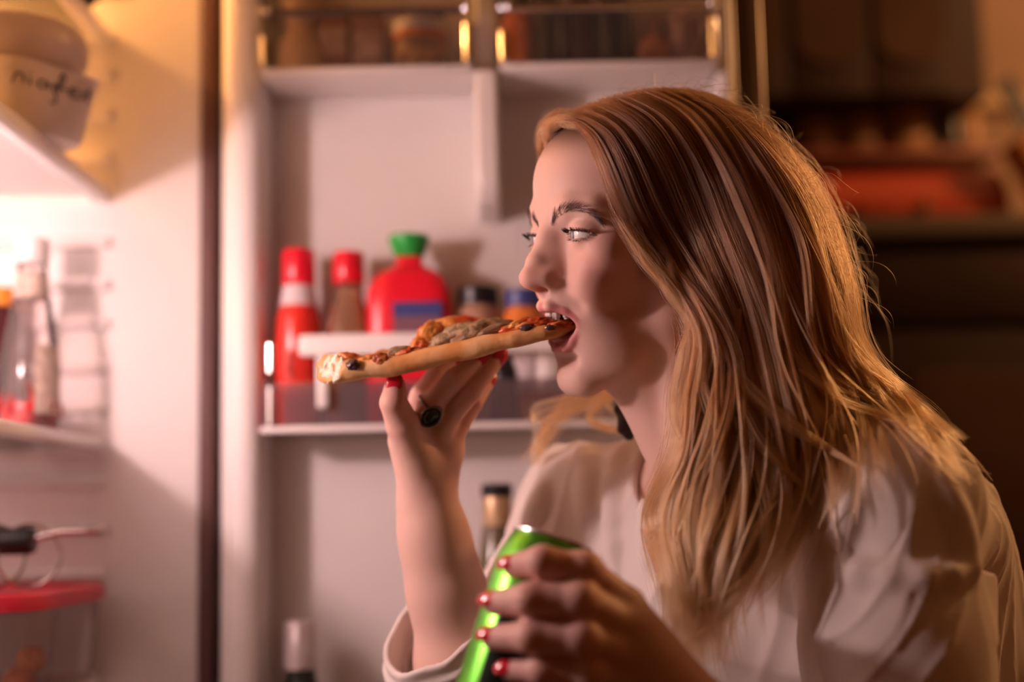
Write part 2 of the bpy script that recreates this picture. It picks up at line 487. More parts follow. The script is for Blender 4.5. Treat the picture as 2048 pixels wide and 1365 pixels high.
# handwriting: looping strokes lying on the tub face turned to the opening
def tub_surf(s, h):
    """point on the +X face; s runs along the face, h is height"""
    r = tubprof(h)
    a = math.atan2(s, .05)
    rr = (abs(math.cos(a)) ** 4 + abs(math.sin(a)) ** 4) ** (-.25)
    x_, y_ = r * rr * math.cos(a) + .0004, r * rr * math.sin(a)
    return np.array([tcx + x_ * math.cos(A0) - y_ * math.sin(A0), tcy + x_ * math.sin(A0) + y_ * math.cos(A0), tz + h])
strokes = [[(0, .2), (.1, .75), (.2, .9), (.32, .8), (.35, .3)], [(.5, .75), (.52, .25)], [(.5, 1.0), (.52, 1.02)],
           [(.95, .7), (.78, .75), (.72, .4), (.85, .25), (.98, .7), (1., .25)],
           [(1.1, .6), (1.2, .1), (1.25, -.4), (1.1, -.55)], [(1.12, .75), (1.3, .7), (1.4, 1.3), (1.3, 1.5), (1.28, .2)], [(1.15, .55), (1.5, .6)],
           [(1.6, .5), (1.8, .6), (1.75, .85), (1.6, .75), (1.58, .35), (1.75, .2), (1.85, .3)],
           [(2.05, .75), (1.92, .65), (2.02, .45), (1.9, .25)], [(2.15, 1.2), (2.18, .2)], [(2.05, .8), (2.32, .8)]]
mb = MB()
for st in strokes:
    pts = spline(st, 14) if len(st) > 2 else np.asarray(st, float)
    mb.tube([tub_surf(-.046 + q[0] * .036, .040 + q[1] * .014) for q in pts], .0009, 6)
mb.build('handwriting', M_ink, tb)
bz = tz + TH + .0045
bw = empty('bowl', (tcx, tcy, bz), 'shallow mauve-white bowl lying upside down on the plastic tub', 'bowl')
MB().lathe((tcx - .006, tcy, bz), [(.050, 0), (.064, .004), (.072, .018), (.074, .034), (.068, .046), (.05, .053), (.03, .055), (.001, .055)], 48).build('bowl_shell', M_cer, bw)
MB().lathe((tcx - .006, tcy, bz + .054), [(.026, 0), (.026, .005), (.022, .005), (.022, .001)], 36).build('foot_ring', M_cer, bw)

# dish on the top shelf, seen through the glass
M_dish = mat('cream_dish', (.72, .55, .30), .3)
dx, dy = P(35, 20, 1.33)[0], 1.33
ds = empty('cream_dish', (dx, dy, Z_S0 + .001), 'cream dish on the top fridge shelf glowing under the bulb', 'dish')
MB().lathe((dx, dy, Z_S0 + .0012), [(.001, 0), (.052, 0), (.056, .004), (.070, .022), (.074, .030), (.071, .030), (.05, .008), (.001, .006)], 44).build('dish_shell', M_dish, ds)
M_black = mat('black_plastic', (.012, .011, .013), .35)
jx, jy = P(176, 0, 1.46)[0], 1.46
jt = empty('black_jar', (jx - .012, jy, Z_S0 + .001), 'black lidded jar on the top fridge shelf beside the hinge wall', 'jar')
MB().lathe((jx - .012, jy, Z_S0 + .0012), [(.001, 0), (.015, 0), (.026, .012), (.032, .03), (.032, .06), (.030, .064)], 32).build('jar_body', M_black, jt)
MB().lathe((jx - .012, jy, Z_S0 + .065), [(.033, 0), (.033, .014), (.030, .016), (.001, .016)], 32).build('jar_lid', M_chrome, jt)

# ketchup bottle, nearly empty
M_clear = thin_glass('bottle_glass', (.97, .92, .91), .05, 1.0, haze=.07, hazecol=(.85, .70, .68))
M_ket = mat('ketchup', (.50, .015, .02), .25, noise=(40, (.30, .008, .012), .4, .6))
M_cap = mat('white_cap', (.80, .75, .74), .4)
M_label = mat('bottle_label', (.60, .48, .40), .6, noise=(90, (.45, .34, .28), .45, .55))
kx, ky = P(61, 700, 1.47)[0], 1.47
kt = empty('ketchup_bottle', (kx, ky, Z_S2 + .001), 'nearly empty glass ketchup bottle with white screw cap', 'bottle')
kp = [(.001, 0), (.026, 0), (.0295, .004), (.030, .02), (.030, .06), (.029, .085), (.0245, .115), (.019, .145), (.0155, .165), (.0150, .180)]
kz = Z_S2 + .0012; hgt = (P(61, 478, 1.47)[2] - kz) / .208
kp = [(r, h * hgt) for r, h in kp]
gl = MB().lathe((kx, ky, kz), kp, 8 * 5).build('bottle_glass', M_clear, kt)
kb = [(.001, .003), (.025, .003), (.0283, .006), (.0286, .018), (.0284, .021), (.020, .020), (.001, .018)]
MB().lathe((kx, ky, kz), [(r, h * hgt * 1.7) for r, h in kb], 40).build('ketchup', M_ket, kt)
mb = MB()                                     # smears on the glass
for i in range(9):
    a = i * .7 + .2; h0 = .022 + .003 * (i % 3); h1 = h0 + .018 + .012 * ((i * 7) % 5) / 4
    mb.tube([(kx + .0284 * math.cos(a + .1 * math.sin(4 * t)), ky + .0284 * math.sin(a + .1 * math.sin(4 * t)), kz + (h0 + (h1 - h0) * t) * hgt) for t in np.linspace(0, 1, 6)],
            [.006, .006, .005, .004, .003, .001], 8, flat=.3)
mb.build('smear', M_ket, kt)
MB().lathe((kx, ky, kz + .148 * hgt), [(.0192, -.004), (.0185, 0), (.0166, .018), (.0160, .024)], 36).build('neck_label', M_label, kt)
lab = MB(); NS = 14
rows = [(.0303, .024), (.0303, .05), (.0302, .075), (.0280, .094)]
v = []; f = []
for r, h in rows:
    for k in range(NS):
        a = math.radians(-62 + 88 * k / (NS - 1)); v.append((kx + r * math.cos(a), ky + r * math.sin(a), kz + h * hgt))
for i in range(len(rows) - 1):
    for k in range(NS - 1): f.append((i * NS + k, i * NS + k + 1, (i + 1) * NS + k + 1, (i + 1) * NS + k))
lab.add(v, f); lab.build('front_label', M_label, kt)
MB().lathe((kx, ky, kz + .181 * hgt), [(.0158, 0), (.0172, .002), (.0172, .024), (.0155, .0265), (.001, .027)], 36).build('screw_cap', M_cap, kt)

# dark jar behind it at the frame edge
M_orl = mat('orange_label', (.75, .25, .03), .4)
M_dkj = mat('dark_jam', (.06, .012, .015), .25)
ax_, ay_ = P(-6, 700, 1.52)[0], 1.52
jm = empty('jam_jar', (ax_, ay_, Z_S2 + .001), 'dark jam jar with orange lid behind the ketchup bottle', 'jar')
jz1 = P(0, 612, 1.52)[2]
hh = jz1 - Z_S2
MB().lathe((ax_, ay_, Z_S2 + .0012), [(.001, 0), (.022, 0), (.024, .004), (.024, hh - .012), (.020, hh - .002)], 30).build('jar_body', M_dkj, jm)
MB().lathe((ax_, ay_, Z_S2 + hh - .002), [(.022, 0), (.022, .018), (.019, .020), (.001, .020)], 30).build('jar_lid', M_orl, jm)

# black clip with key-ring loops and steel skewer resting over the box: wire holder hooked on a rib
M_steel = mat('steel_wire', (.55, .47, .45), .25, metal=1.)
cy_ = 1.44
# red lidded box
M_red = mat('red_lid', (.62, .03, .06), .35)
M_box = thin_glass('box_plastic', (.88, .84, .84), .12, .8, haze=.22, hazecol=(.55, .44, .43))
bx1 = P(214, 1250, 1.50)[0]; bx0 = bx1 - .21; by0, by1 = 1.27, 1.535
lz0 = P(100, 1215, 1.33)[2]; lz1 = lz0 + .020
pb = empty('food_box', ((bx0 + bx1) / 2, (by0 + by1) / 2, Z_S3 + .001), 'clear plastic food box with bright red lid on the lowest shelf', 'box')
cxb, cyb = (bx0 + bx1) / 2, (by0 + by1) / 2
MB().lathe((cxb, cyb, Z_S3 + .0012), [(.001, 0), (.09, 0), (.096, .004), (.100, .03), (.1035, lz0 - Z_S3)], 56, power=5., sy=(by1 - by0) / .21).build('box_body', M_box, pb)
MB().lathe((cxb, cyb, lz0 - .002), [(.101, 0), (.1065, .001), (.108, .006), (.107, .014), (.102, .017), (.094, .017), (.090, .012), (.001, .012)], 56, power=5., sy=(by1 - by0) / .21).build('box_lid', M_red, pb)
M_food = mat('carrot_pieces', (.75, .27, .07), .5, noise=(60, (.55, .16, .04), .4, .6))
for i, (fx, fy, fz) in enumerate([(.07, -.07, .014), (.045, -.085, .014), (.06, -.03, .015), (.03, -.04, .014), (.0, -.06, .014), (.075, -.045, .034)]):
    MB().lathe((cxb + fx, cyb + fy, Z_S3 + .002 + fz - .012), [(.001, 0), (.010, .001), (.014, .008), (.013, .018), (.008, .023), (.001, .024)], 16, ang=i).build('carrot_piece', M_food, pb)
zl = lz0 + .0155
ck = empty('corkscrew', P(60, 1080, 1.40), 'black-handled corkscrew with wire loops above the red lid', 'corkscrew')
hz = P(40, 1083, 1.40)[2]
hx0, hx1 = P(-60, 1083, 1.40)[0], P(68, 1083, 1.40)[0]
MB().lathe((hx0, 1.40, hz), [(.001, 0), (.0125, .002), (.0135, .006), (.0135, hx1 - hx0 - .006), (.012, hx1 - hx0), (.001, hx1 - hx0)], 28, axis=(1, 0, 0)).build('handle', M_black, ck)
MB().tube([(hx1 - .002, 1.40, hz + .002), P(120, 1064, 1.40), P(196, 1062, 1.40)], [.004, .0032, .0028], 10).build('shaft', M_steel, ck)
for xx in (182, 196):
    MB().lathe(P(xx, 1062, 1.40), [(.0006, -.005), (.004, -.003), (.0052, 0), (.004, .003), (.0006, .005)], 16).build('ball_end', M_steel, ck)
def ring_pts(c, r, tilt, n=40):
    q = []
    for k in range(n + 1):
        a = 2 * math.pi * k / n
        q.append((c[0] + r * math.cos(a) * math.cos(tilt), c[1] + r * math.cos(a) * math.sin(tilt), c[2] + r * math.sin(a)))
    return q
rr_ = (P(60, 1052, 1.40)[2] - (zl)) / 2
for xx, tl in ((58, .35), (-12, .5)):
    c = P(xx, 1100, 1.40); c[2] = zl + .0008 + rr_
    MB().tube(ring_pts(c, rr_, tl), .0017, 8, caps=False).build('wire_loop', M_steel, ck)

# ------------------------------------------------------------------ things on the door
def put(name, label, cat, px, Y, z, group=None):
    x = P(px, 800, Y)[0]
    return empty(name, (x, Y, z), label, cat, group), x
M_redp = mat('red_plastic', (.78, .012, .035), .28, spec=.6)
M_redsauce = mat('red_sauce', (.74, .035, .025), .22, spec=.6)
M_amber = thin_glass('amber_bottle', (.86, .66, .48), .05, 1.0, haze=.25, hazecol=(.72, .45, .30))
M_green = mat('green_cap', (.02, .38, .06), .35)
M_blue = mat('blue_print', (.045, .06, .22), .4)
M_pinkl = mat('pale_label', (.70, .62, .66), .5)
YB = 1.514
zf0 = ZL + .0025
def zat(y, Y=YB): return P(800, y, Y)[2]
# tall red sauce bottle
t, x = put('sauce_bottle', 'tall slim red sauce bottle with red cap and pale neck label', 'bottle', 598, YB, zf0)
H = zat(497) - zf0
MB().lathe((x, YB, zf0), [(.001, 0), (.022, 0), (.024, .004), (.024, H * .50), (.0235, H * .60), (.020, H * .68), (.0165, H * .74), (.0162, H * .78)], 32).build('bottle_body', M_redsauce, t)
MB().lathe((x, YB, zf0 + H * .68), [(.0206, 0), (.0190, H * .04), (.0172, H * .10), (.0168, H * .115)], 32).build('neck_label', M_pinkl, t)
MB().lathe((x, YB, zf0 + H * .795), [(.0168, 0), (.0180, .002), (.0178, H * .19), (.016, H * .205), (.001, H * .205)], 32).build('screw_cap', M_redp, t)
# amber bottle with red cap
t, x = put('vinegar_bottle', 'amber see-through bottle with red cap beside the red sauce bottle', 'bottle', 699, YB + .004, zf0)
H = zat(503) - zf0; YY = YB + .004
MB().lathe((x, YY, zf0), [(.001, 0), (.024, 0), (.026, .004), (.026, H * .50), (.024, H * .60), (.019, H * .68), (.0155, H * .74), (.015, H * .80)], 32).build('bottle_body', M_amber, t)
M_vin = mat('vinegar', (.55, .25, .12), .2, trans=.3)
MB().lathe((x, YY, zf0), [(.001, .003), (.0225, .003), (.0245, .006), (.0245, H * .47), (.001, H * .47)], 32).build('liquid', M_vin, t)
MB().lathe((x, YY, zf0 + H * .82), [(.0160, 0), (.0172, .002), (.0170, H * .165), (.015, H * .18), (.001, H * .18)], 32).build('screw_cap', M_redp, t)
# big squarish red bottle with flared green cap
t, x = put('ketchup_squeezer', 'broad red plastic ketchup bottle with flared green cap and blue label', 'bottle', 822, YB + .002, zf0)
H = zat(472) - zf0; YY = YB + .002
hw = .046
MB().lathe((x, YY, zf0), [(.001, 0), (hw - .004, 0), (hw, .005), (hw, H * .60), (hw * .97, H * .70), (hw * .82, H * .775), (hw * .55, H * .815), (hw * .32, H * .84), (hw * .30, H * .90)], 48, sy=.58, power=4.).build('bottle_body', M_redp, t)
MB().lathe((x, YY, zf0 + H * .885), [(.0140, 0), (.0165, .002), (.0222, H * .09), (.0226, H * .105), (.020, H * .115), (.001, H * .115)], 36).build('flip_cap', M_green, t)
l0, l1 = zat(700), zat(612)
MB().box((x - .016, YY - hw * .58 - .0008, l0), (x + .036, YY - hw * .58 + .004, l1), .0006, 1).build('label', mat('plum_label', (.20, .10, .14), .4), t)
MB().box((x - .0162, YY - hw * .58 - .0014, zat(640)), (x + .0362, YY - hw * .58 + .003, l1 + .0003), .0006, 1).build('label_print', M_blue, t)
# dark-lidded jar
t, x = put('mustard_jar', 'glass jar with dark lid next to the broad red bottle', 'jar', 960, YB + .006, zf0)
YY = YB + .006; H = zat(578) - zf0
M_brjar = mat('mustard_brown', (.42, .24, .17), .3)
MB().lathe((x, YY, zf0), [(.001, 0), (.023, 0), (.025, .004), (.025, H * .78), (.021, H * .85), (.020, H * .87)], 32).build('jar_body', M_brjar, t)
MB().lathe((x, YY, zf0 + H * .865), [(.0215, 0), (.022, .002), (.022, H * .12), (.020, H * .135), (.001, H * .135)], 32).build('jar_lid', M_black, t)
# blue-lidded jar with orange contents
t, x = put('paste_jar', 'orange paste jar with blue lid behind the pizza tip', 'jar', 1052, YB - .004, zf0)
YY = YB - .004; H = zat(588) - zf0
M_orj = mat('orange_paste', (.72, .22, .05), .25)
MB().lathe((x, YY, zf0), [(.001, 0), (.022, 0), (.024, .004), (.024, H * .78), (.020, H * .85), (.019, H * .87)], 32).build('jar_body', M_orj, t)
MB().lathe((x, YY, zf0 + H * .865), [(.0205, 0), (.021, .002), (.021, H * .12), (.019, H * .135), (.001, H * .135)], 32).build('jar_lid', M_blue, t)
MB().lathe((x, YY, zf0 + H * .22), [(.0243, 0), (.0245, .001), (.0245, H * .30), (.0243, H * .305)], 32).build('label', M_pinkl, t)
# little dark bottle between them
t, x = put('soy_bottle', 'small dark bottle between the two lidded jars', 'bottle', 1008, YB - .020, zf0)
H = zat(690) - zf0; YY = YB - .020
MB().lathe((x, YY, zf0), [(.001, 0), (.014, 0), (.0155, .003), (.0155, H * .6), (.012, H * .72), (.008, H * .8), (.0078, H * .9)], 28).build('bottle_body', M_black, t)
MB().lathe((x, YY, zf0 + H * .9), [(.009, 0), (.0095, .001), (.0095, H * .1), (.001, H * .1)], 24).build('screw_cap', M_blue, t)
# pale tube with pink foot (right of it)
t, x = put('cream_pot', 'white pot with pink base beside the orange paste jar', 'pot', 1098, YB - .012, zf0)
H = zat(700) - zf0; YY = YB - .012
M_pink = mat('pink_plastic', (.62, .16, .19), .35)
MB().lathe((x, YY, zf0), [(.001, 0), (.016, 0), (.018, .003), (.018, H * .38)], 28).build('pot_base', M_pink, t)
MB().lathe((x, YY, zf0 + H * .38), [(.018, 0), (.018, H * .55), (.015, H * .62), (.001, H * .62)], 28).build('pot_body', M_cap, t)

# bottom-bin bottles
M_wine = mat('green_wine_glass', (.012, .02, .010), .12, spec=.7)
M_silver = mat('silver_cap', (.72, .66, .68), .32, metal=.35)
t, x = put('wine_bottle', 'small dark green wine bottle with ribbed silver-white screw cap', 'bottle', 600, 1.505, ZBT + .001)
top = P(600, 1243, 1.505)[2]; zc = P(600, 1338, 1.505)[2]; H = zc - ZBT
MB().lathe((x, 1.505, ZBT + .001), [(.001, .004), (.028, 0), (.031, .004), (.031, H * .55), (.027, H * .70), (.0165, H * .9), (.0150, H)], 36).build('bottle_glass', M_wine, t)
cp = [(.0166, 0), (.0168, .001)]
hc_ = top - zc
cp += [(.0168, hc_ * .55)]
for i in range(6): cp += [(.0162, hc_ * (.58 + i * .06)), (.0170, hc_ * (.60 + i * .06))]
cp += [(.0165, hc_ * .97), (.0150, hc_), (.001, hc_)]
MB().lathe((x, 1.505, zc), cp, 40).build('screw_cap', M_silver, t)
t, x = put('oil_bottle', 'olive-coloured glass bottle with black cap and gold neck foil', 'bottle', 990, 1.515, ZBT + .001)
top = P(990, 968, 1.515)[2]; H = top - ZBT
M_oil = mat('olive_glass', (.16, .13, .07), .15, spec=.7, trans=.2)
M_gold = mat('gold_foil', (.62, .44, .26), .35, metal=.5)
MB().lathe((x, 1.515, ZBT + .001), [(.001, .004), (.030, 0), (.033, .004), (.033, H * .52), (.030, H * .62), (.019, H * .78), (.0155, H * .86), (.015, H * .90)], 36).build('bottle_glass', M_oil, t)
MB().lathe((x, 1.515, ZBT + H * .86), [(.0160, 0), (.0162, .001), (.0158, H * .10), (.015, H * .11)], 30).build('neck_foil', M_gold, t)
MB().lathe((x, 1.515, ZBT + H * .955), [(.0160, 0), (.0165, .001), (.0165, H * .04), (.014, H * .045), (.001, H * .045)], 30).build('cap', M_black, t)

# upper-bin things
zu0 = ZU + .0045
M_creamp = mat('cream_carton', (.78, .60, .40), .5)
M_must = mat('yellow_relish', (.62, .36, .08), .35, noise=(50, (.25, .14, .06), .42, .58))
M_brownp = mat('brown_pack', (.30, .15, .10), .5)
t, x = put('cream_bottle', 'cream plastic bottle at the hinge end of the upper door bin', 'bottle', 600, 1.525, zu0)
MB().lathe((x, 1.525, zu0), [(.001, 0), (.024, 0), (.026, .004), (.026, .035), (.018, .052), (.014, .060), (.018, .066), (.021, .090), (.021, .11), (.001, .11)], 32).build('bottle_body', M_creamp, t)
MB().lathe((x, 1.525, zu0 + .11), [(.013, 0), (.013, .02), (.001, .02)], 24).build('cap', M_must, t)
for i, (pxx, hh, mm, lab_) in enumerate([(672, .085, M_brownp, 'low brown cardboard pack beside the cream bottle'), (745, .075, mat('mauve_pack', (.36, .22, .20), .5), 'mauve pack between brown pack and glass jar')]):
    t, x = put('food_pack', lab_, 'package', pxx, 1.535, zu0, 'packs in the hinge-side upper door bin')
    MB().box((x - .018, 1.52, zu0), (x + .018, 1.552, zu0 + hh), .003, 2).build('pack_body', mm, t)
    MB().box((x - .016, 1.5192, zu0 + hh * .3), (x + .016, 1.5215, zu0 + hh * .7), .0006, 1).build('pack_label', M_label, t)
t, x = put('relish_jar', 'glass relish jar with pale lid and orange band above the divider panel', 'jar', 850, 1.520, zu0)
zj = P(850, 80, 1.52)[2]
MB().lathe((x, 1.520, zu0), [(.001, 0), (.026, 0), (.0285, .004), (.0285, zj - zu0 - .012), (.026, zj - zu0 - .002)], 36).build('jar_body', M_must, t)
MB().lathe((x, 1.520, zj - .003), [(.0305, 0), (.0310, .001), (.0310, .006), (.0305, .007)], 36).build('orange_band', M_orl, t)
MB().lathe((x, 1.520, zj + .004), [(.0305, 0), (.0315, .001), (.0315, .011), (.029, .014), (.001, .014)], 36).build('jar_lid', M_cap, t)
MB().lathe((x + .003, 1.520, zj + .0185), [(.024, 0), (.024, .010), (.001, .010)], 30).build('lid_knob', M_black, t)
for i, (pxx, r, h, c, lab_, mm) in enumerate([
        (1052, .020, .075, None, 'orange carrot-juice jar at the divider end of the open-end upper bin', M_orj),
        (1115, .021, .09, None, 'dark olive bottle next to the orange carrot-juice jar', mat('olive_dark', (.05, .04, .012), .3)),
        (1185, .016, .10, None, 'dark bottle with amber collar in the open-end upper bin', M_dkj),
        (1250, .022, .085, None, 'black jar in the middle of the open-end upper bin', M_black)]):
    t, x = put('condiment_jar', lab_, 'jar', pxx, 1.522, zu0, 'jars in the open-end upper door bin')
    MB().lathe((x, 1.522, zu0), [(.001, 0), (r * .92, 0), (r, .004), (r, h * .75), (r * .7, h * .92), (r * .65, h)], 30).build('jar_body', mm, t)
    MB().lathe((x, 1.522, zu0 + h), [(r * .72, 0), (r * .75, .001), (r * .75, .014), (r * .65, .016), (.001, .016)], 30).build('jar_lid', M_gold if i == 2 else M_darkrail, t)
M_onion = mat('onion_skin', (.62, .30, .16), .45, noise=(30, (.35, .12, .06), .4, .6))
for i, (pxx, pyy, r) in enumerate([(1330, 112, .022), (1383, 60, .0)]):
    if r:
        t, x = put('onion', 'papery brown onion lying in the open-end upper door bin', 'onion', pxx, 1.518, zu0)
        MB().lathe((x, 1.518, zu0), [(.002, 0), (.012, .002), (.020, .010), (.0225, .020), (.019, .031), (.010, .039), (.005, .044), (.003, .052), (.001, .054)], 30).build('onion_bulb', M_onion, t)
        MB().tube([(x + .002 * k, 1.518 + .001 * k, zu0 + .05 + .007 * k) for k in range(5)], [.003, .0025, .002, .0015, .0006], 8).build('onion_stem', M_onion, t)
t, x = put('crumpled_bag', 'crumpled translucent bag stuffed at the open end of the upper bin', 'bag', 1400, 1.52, zu0)
bmx = bmesh.new(); bmesh.ops.create_icosphere(bmx, subdivisions=4, radius=1)
for v in bmx.verts:
    n_ = mnoise.noise(v.co * 2.3) * .35 + mnoise.noise(v.co * 5.1) * .2
    v.co = Vector((v.co.x * .024 * (1 + n_), v.co.y * .03 * (1 + n_), max(v.co.z, -.8) * .038 * (1 + n_)))
zmin = min(v.co.z for v in bmx.verts)
for v in bmx.verts: v.co += Vector((x, 1.52, zu0 - zmin))
me = bpy.data.meshes.new('bag_body'); bmx.to_mesh(me); bmx.free()
link_mesh('bag_body', me, mat('bag_film', (.45, .30, .27), .35, trans=.2), t)
# ------------------------------------------------------------------ kitchen behind her
M_cab = mat('dark_walnut', (.045, .022, .015), .6, spec=.25, noise=(5, (.032, .016, .011), .35, .65))
M_cab2 = mat('walnut_panel', (.075, .036, .020), .6, spec=.15, noise=(5, (.058, .028, .016), .35, .65))
M_top = mat('grey_worktop', (.15, .115, .085), .5)
YC = 2.40
zt1, zt0 = P(1900, 428, YC)[2], P(1900, 470, YC)[2]
wt = tag(MB().box((.25, YC, zt0), (2.5, 3.015, zt1), .004, 2).build('worktop', M_top), 'grey-brown kitchen worktop running along the back wall', 'worktop')
zg = P(1900, 652, YC + .02)[2]
xw = .25
kk = 0
for x0, x1 in ((.26, .60), (.605, 1.345), (1.35, 1.90), (1.905, 2.48)):
    names = ['dark walnut base cabinet nearest the open fridge door', 'dark walnut base cabinet under the red bread bin', 'dark walnut base cabinet beside the bread bin cabinet', 'wide dark walnut base cabinet by the right wall']
    c = empty('base_cabinet', ((x0 + x1) / 2, 2.7, 0), names[kk], 'cabinet', 'base cabinets along the back wall'); kk += 1
    MB().box((x0, YC + .04, .08), (x1, 3.01, zt0 - .001), .002, 1).build('cabinet_body', M_cab, c)
    MB().box((x0 + .01, YC + .09, 0), (x1 - .01, 3.0, .082)).build('plinth', M_cab, c)
    d = MB().box((x0 + .002, YC + .02, zg + .007), (x1 - .002, YC + .042, zt0 - .012), .004, 2).build('drawer', M_cab, c)
    MB().tube([((x0 + x1) / 2 - .06, YC + .005, (zg + zt0) / 2 - .05), ((x0 + x1) / 2 + .06, YC + .005, (zg + zt0) / 2 - .05)], .005, 10).build('handle', M_darkrail, d)
    d = MB().box((x0 + .002, YC + .02, .10), (x1 - .002, YC + .042, zg - .007), .004, 2).build('door', M_cab, c)
    MB().box((x0 + .07, YC + .014, .17), (x1 - .07, YC + .03, zg - .075), .006, 2).build('door_panel', M_cab2, d)
# wall cabinet with rounded panels
YWC = 2.68
zc0 = P(1760, 192, YWC)[2]
xc0, xc1 = .30, P(1976, 100, YWC)[0]
wc = empty('wall_cabinet', ((xc0 + xc1) / 2, 2.84, zc0), 'dark wooden wall cabinet with round-cornered door panels', 'cabinet')
MB().box((xc0, YWC + .02, zc0), (xc1, 3.019, 2.05), .004, 2).build('cabinet_body', M_cab, wc)
pw = (P(1738, 100, YWC)[0] - P(1575, 100, YWC)[0])
x1p = P(1905, 100, YWC)[0]
for i in range(3):
    xe = x1p - i * pw; xs = xe - pw
    d = MB().box((xs + .002, YWC, zc0 + .004), (xe - .002, YWC + .022, 2.04), .003, 2).build('door', M_cab, wc)
    zb_ = P(1700, 128, YWC)[2]
    pts = []; w = pw / 2 - .012; cx = (xs + xe) / 2; R = w * .95
    for k in range(17):
        a = math.pi + math.pi * k / 16
        pts.append((cx + w * math.cos(a), zb_ + R * .75 + R * .75 * math.sin(a)))
    pts += [(cx + w, 2.0), (cx - w, 2.0)]
    n = len(pts)
    v = [(q[0], YWC - .008, q[1]) for q in pts] + [(q[0], YWC + .004, q[1]) for q in pts]
    f = [tuple(range(n)), tuple(range(2 * n - 1, n - 1, -1))] + [(i_, n + i_, n + (i_ + 1) % n, (i_ + 1) % n) for i_ in range(n)]
    MB().add(v, f).build('door_panel', M_cab2, d, angle=30)
# pale rail on the wall right of the cabinet
z0, z1 = P(2010, 218, 3.0)[2], P(2010, 190, 3.0)[2]
tag(MB().box((xc1 + .01, 2.985, z0), (2.5, 3.025, z1), .006, 3).build('wall_rail', mat('pale_wood', (.62, .44, .26), .5)), 'pale wooden rail fixed on the kitchen wall', 'rail')
# spice shelf and jars
YS = 2.84
zs1 = P(1800, 308, YS)[2]; zs0 = P(1800, 326, YS)[2]
sx0, sx1 = .45, P(1985, 315, YS)[0]
tag(MB().box((sx0, YS - .05, zs0), (sx1, 3.021, zs1), .003, 2).build('spice_shelf', mat('red_brown_board', (.22, .055, .035), .45)), 'reddish-brown board shelf carrying spice jars', 'shelf')
M_spl = mat('spice_label', (.42, .24, .12), .6, noise=(25, (.22, .13, .08), .42, .58))
M_sp = [mat('spice_a', (.16, .075, .05), .4), mat('spice_b', (.18, .08, .045), .4), mat('spice_c', (.36, .19, .09), .4), mat('spice_d', (.035, .025, .025), .3)]
jl = ['brown spice jar with plain lid, hidden half by her hair', 'brown spice jar with tan label and orange stripe', 'round tan spice jar with two dark spots on its label', 'tall black bottle with blue-black cap on the spice shelf']
for i, (px_, w_, ytop) in enumerate([(1632, 76, 222), (1712, 88, 218), (1808, 92, 208), (1912, 62, 182)]):
    x = P(px_, 260, YS)[0]; r = w_ / 2 / FPX * YS; H = P(px_, ytop, YS)[2] - zs1
    c = empty('spice_jar', (x, YS, zs1 + .0005), jl[i], 'jar' if i < 3 else 'bottle', 'jars on the spice shelf')
    if i < 3:
        MB().lathe((x, YS, zs1 + .0005), [(.001, 0), (r * .92, 0), (r, .006), (r, H * .74), (r * .86, H * .80)], 36).build('jar_body', M_sp[i], c)
        MB().lathe((x, YS, zs1 + H * .18), [(r * 1.005, 0), (r * 1.01, .001), (r * 1.01, H * .48), (r * 1.005, H * .485)], 36).build('jar_label', M_spl, c)
        MB().lathe((x, YS, zs1 + H * .80), [(r * .9, 0), (r * .94, .002), (r * .94, H * .18), (r * .88, H * .2), (.001, H * .2)], 36).build('jar_lid', M_sp[3], c)
        if i == 2:
            for s_ in (-.32, .30):
                MB().lathe((x + s_ * r, YS - r * 1.012 * math.cos(math.asin(.32)), zs1 + H * .48), [(.001, 0), (r * .13, .0005), (r * .13, .002), (.001, .0025)], 16, axis=(s_, -1, 0)).build('label_spot', M_sp[3], c)
    else:
        MB().lathe((x - .012, YS, zs1 + .0005), [(.001, 0), (r * .75, 0), (r * .8, .006), (r * .8, H * .55), (r * .5, H * .72), (r * .45, H * .78)], 32).build('bottle_body', M_sp[3], c)
        MB().lathe((x - .012, YS, zs1 + H * .77), [(r * .9, 0), (r * 1.0, .003), (r * 1.0, H * .2), (r * .9, H * .22), (.001, H * .22)], 32).build('cap', mat('blue_black', (.012, .016, .028), .35), c)
        x2 = P(1948, 260, YS)[0]
        c2 = empty('spice_jar', (x2, YS + .04, zs1 + .0005), 'pale tan jar at the end of the spice shelf', 'jar', 'jars on the spice shelf')
        MB().lathe((x2, YS + .04, zs1 + .0005), [(.001, 0), (r * .8, 0), (r * .9, .005), (r * .9, H * .6), (r * .7, H * .68)], 32).build('jar_body', M_sp[2], c2)
        MB().lathe((x2, YS + .04, zs1 + H * .68), [(r * .75, 0), (r * .8, .002), (r * .8, H * .14), (.001, H * .15)], 32).build('jar_lid', M_spl, c2)
# red bread bin with roll top
YBB = 2.56
bz0 = zt1 + .001
bx1_ = P(2022, 360, YBB)[0]; bx0_ = bx1_ - .42
btop = P(1850, 326, YBB)[2]
M_enam = mat('red_enamel', (.42, .055, .025), .30, spec=.6)
bb = empty('bread_bin', ((bx0_ + bx1_) / 2, YBB + .07, bz0), 'red enamel bread bin with rolled top on the worktop', 'bread bin')
mb = MB(); hb = btop - bz0
prof = [(YBB + .20, bz0), (YBB, bz0), (YBB - .004, bz0 + hb * .30)]
for k in range(13):
    a = math.pi - math.pi / 2 * k / 12
    prof.append((YBB + .085 + .085 * math.cos(a), bz0 + hb * .40 + hb * .60 * math.sin(a)))
prof += [(YBB + .16, bz0 + hb), (YBB + .20, bz0 + hb * .8)]
n = len(prof)
v = [(bx0_, y, z) for y, z in prof] + [(bx1_, y, z) for y, z in prof]
f = [tuple(range(n))[::-1], tuple(range(n, 2 * n))] + [(i, (i + 1) % n, n + (i + 1) % n, n + i) for i in range(n)]
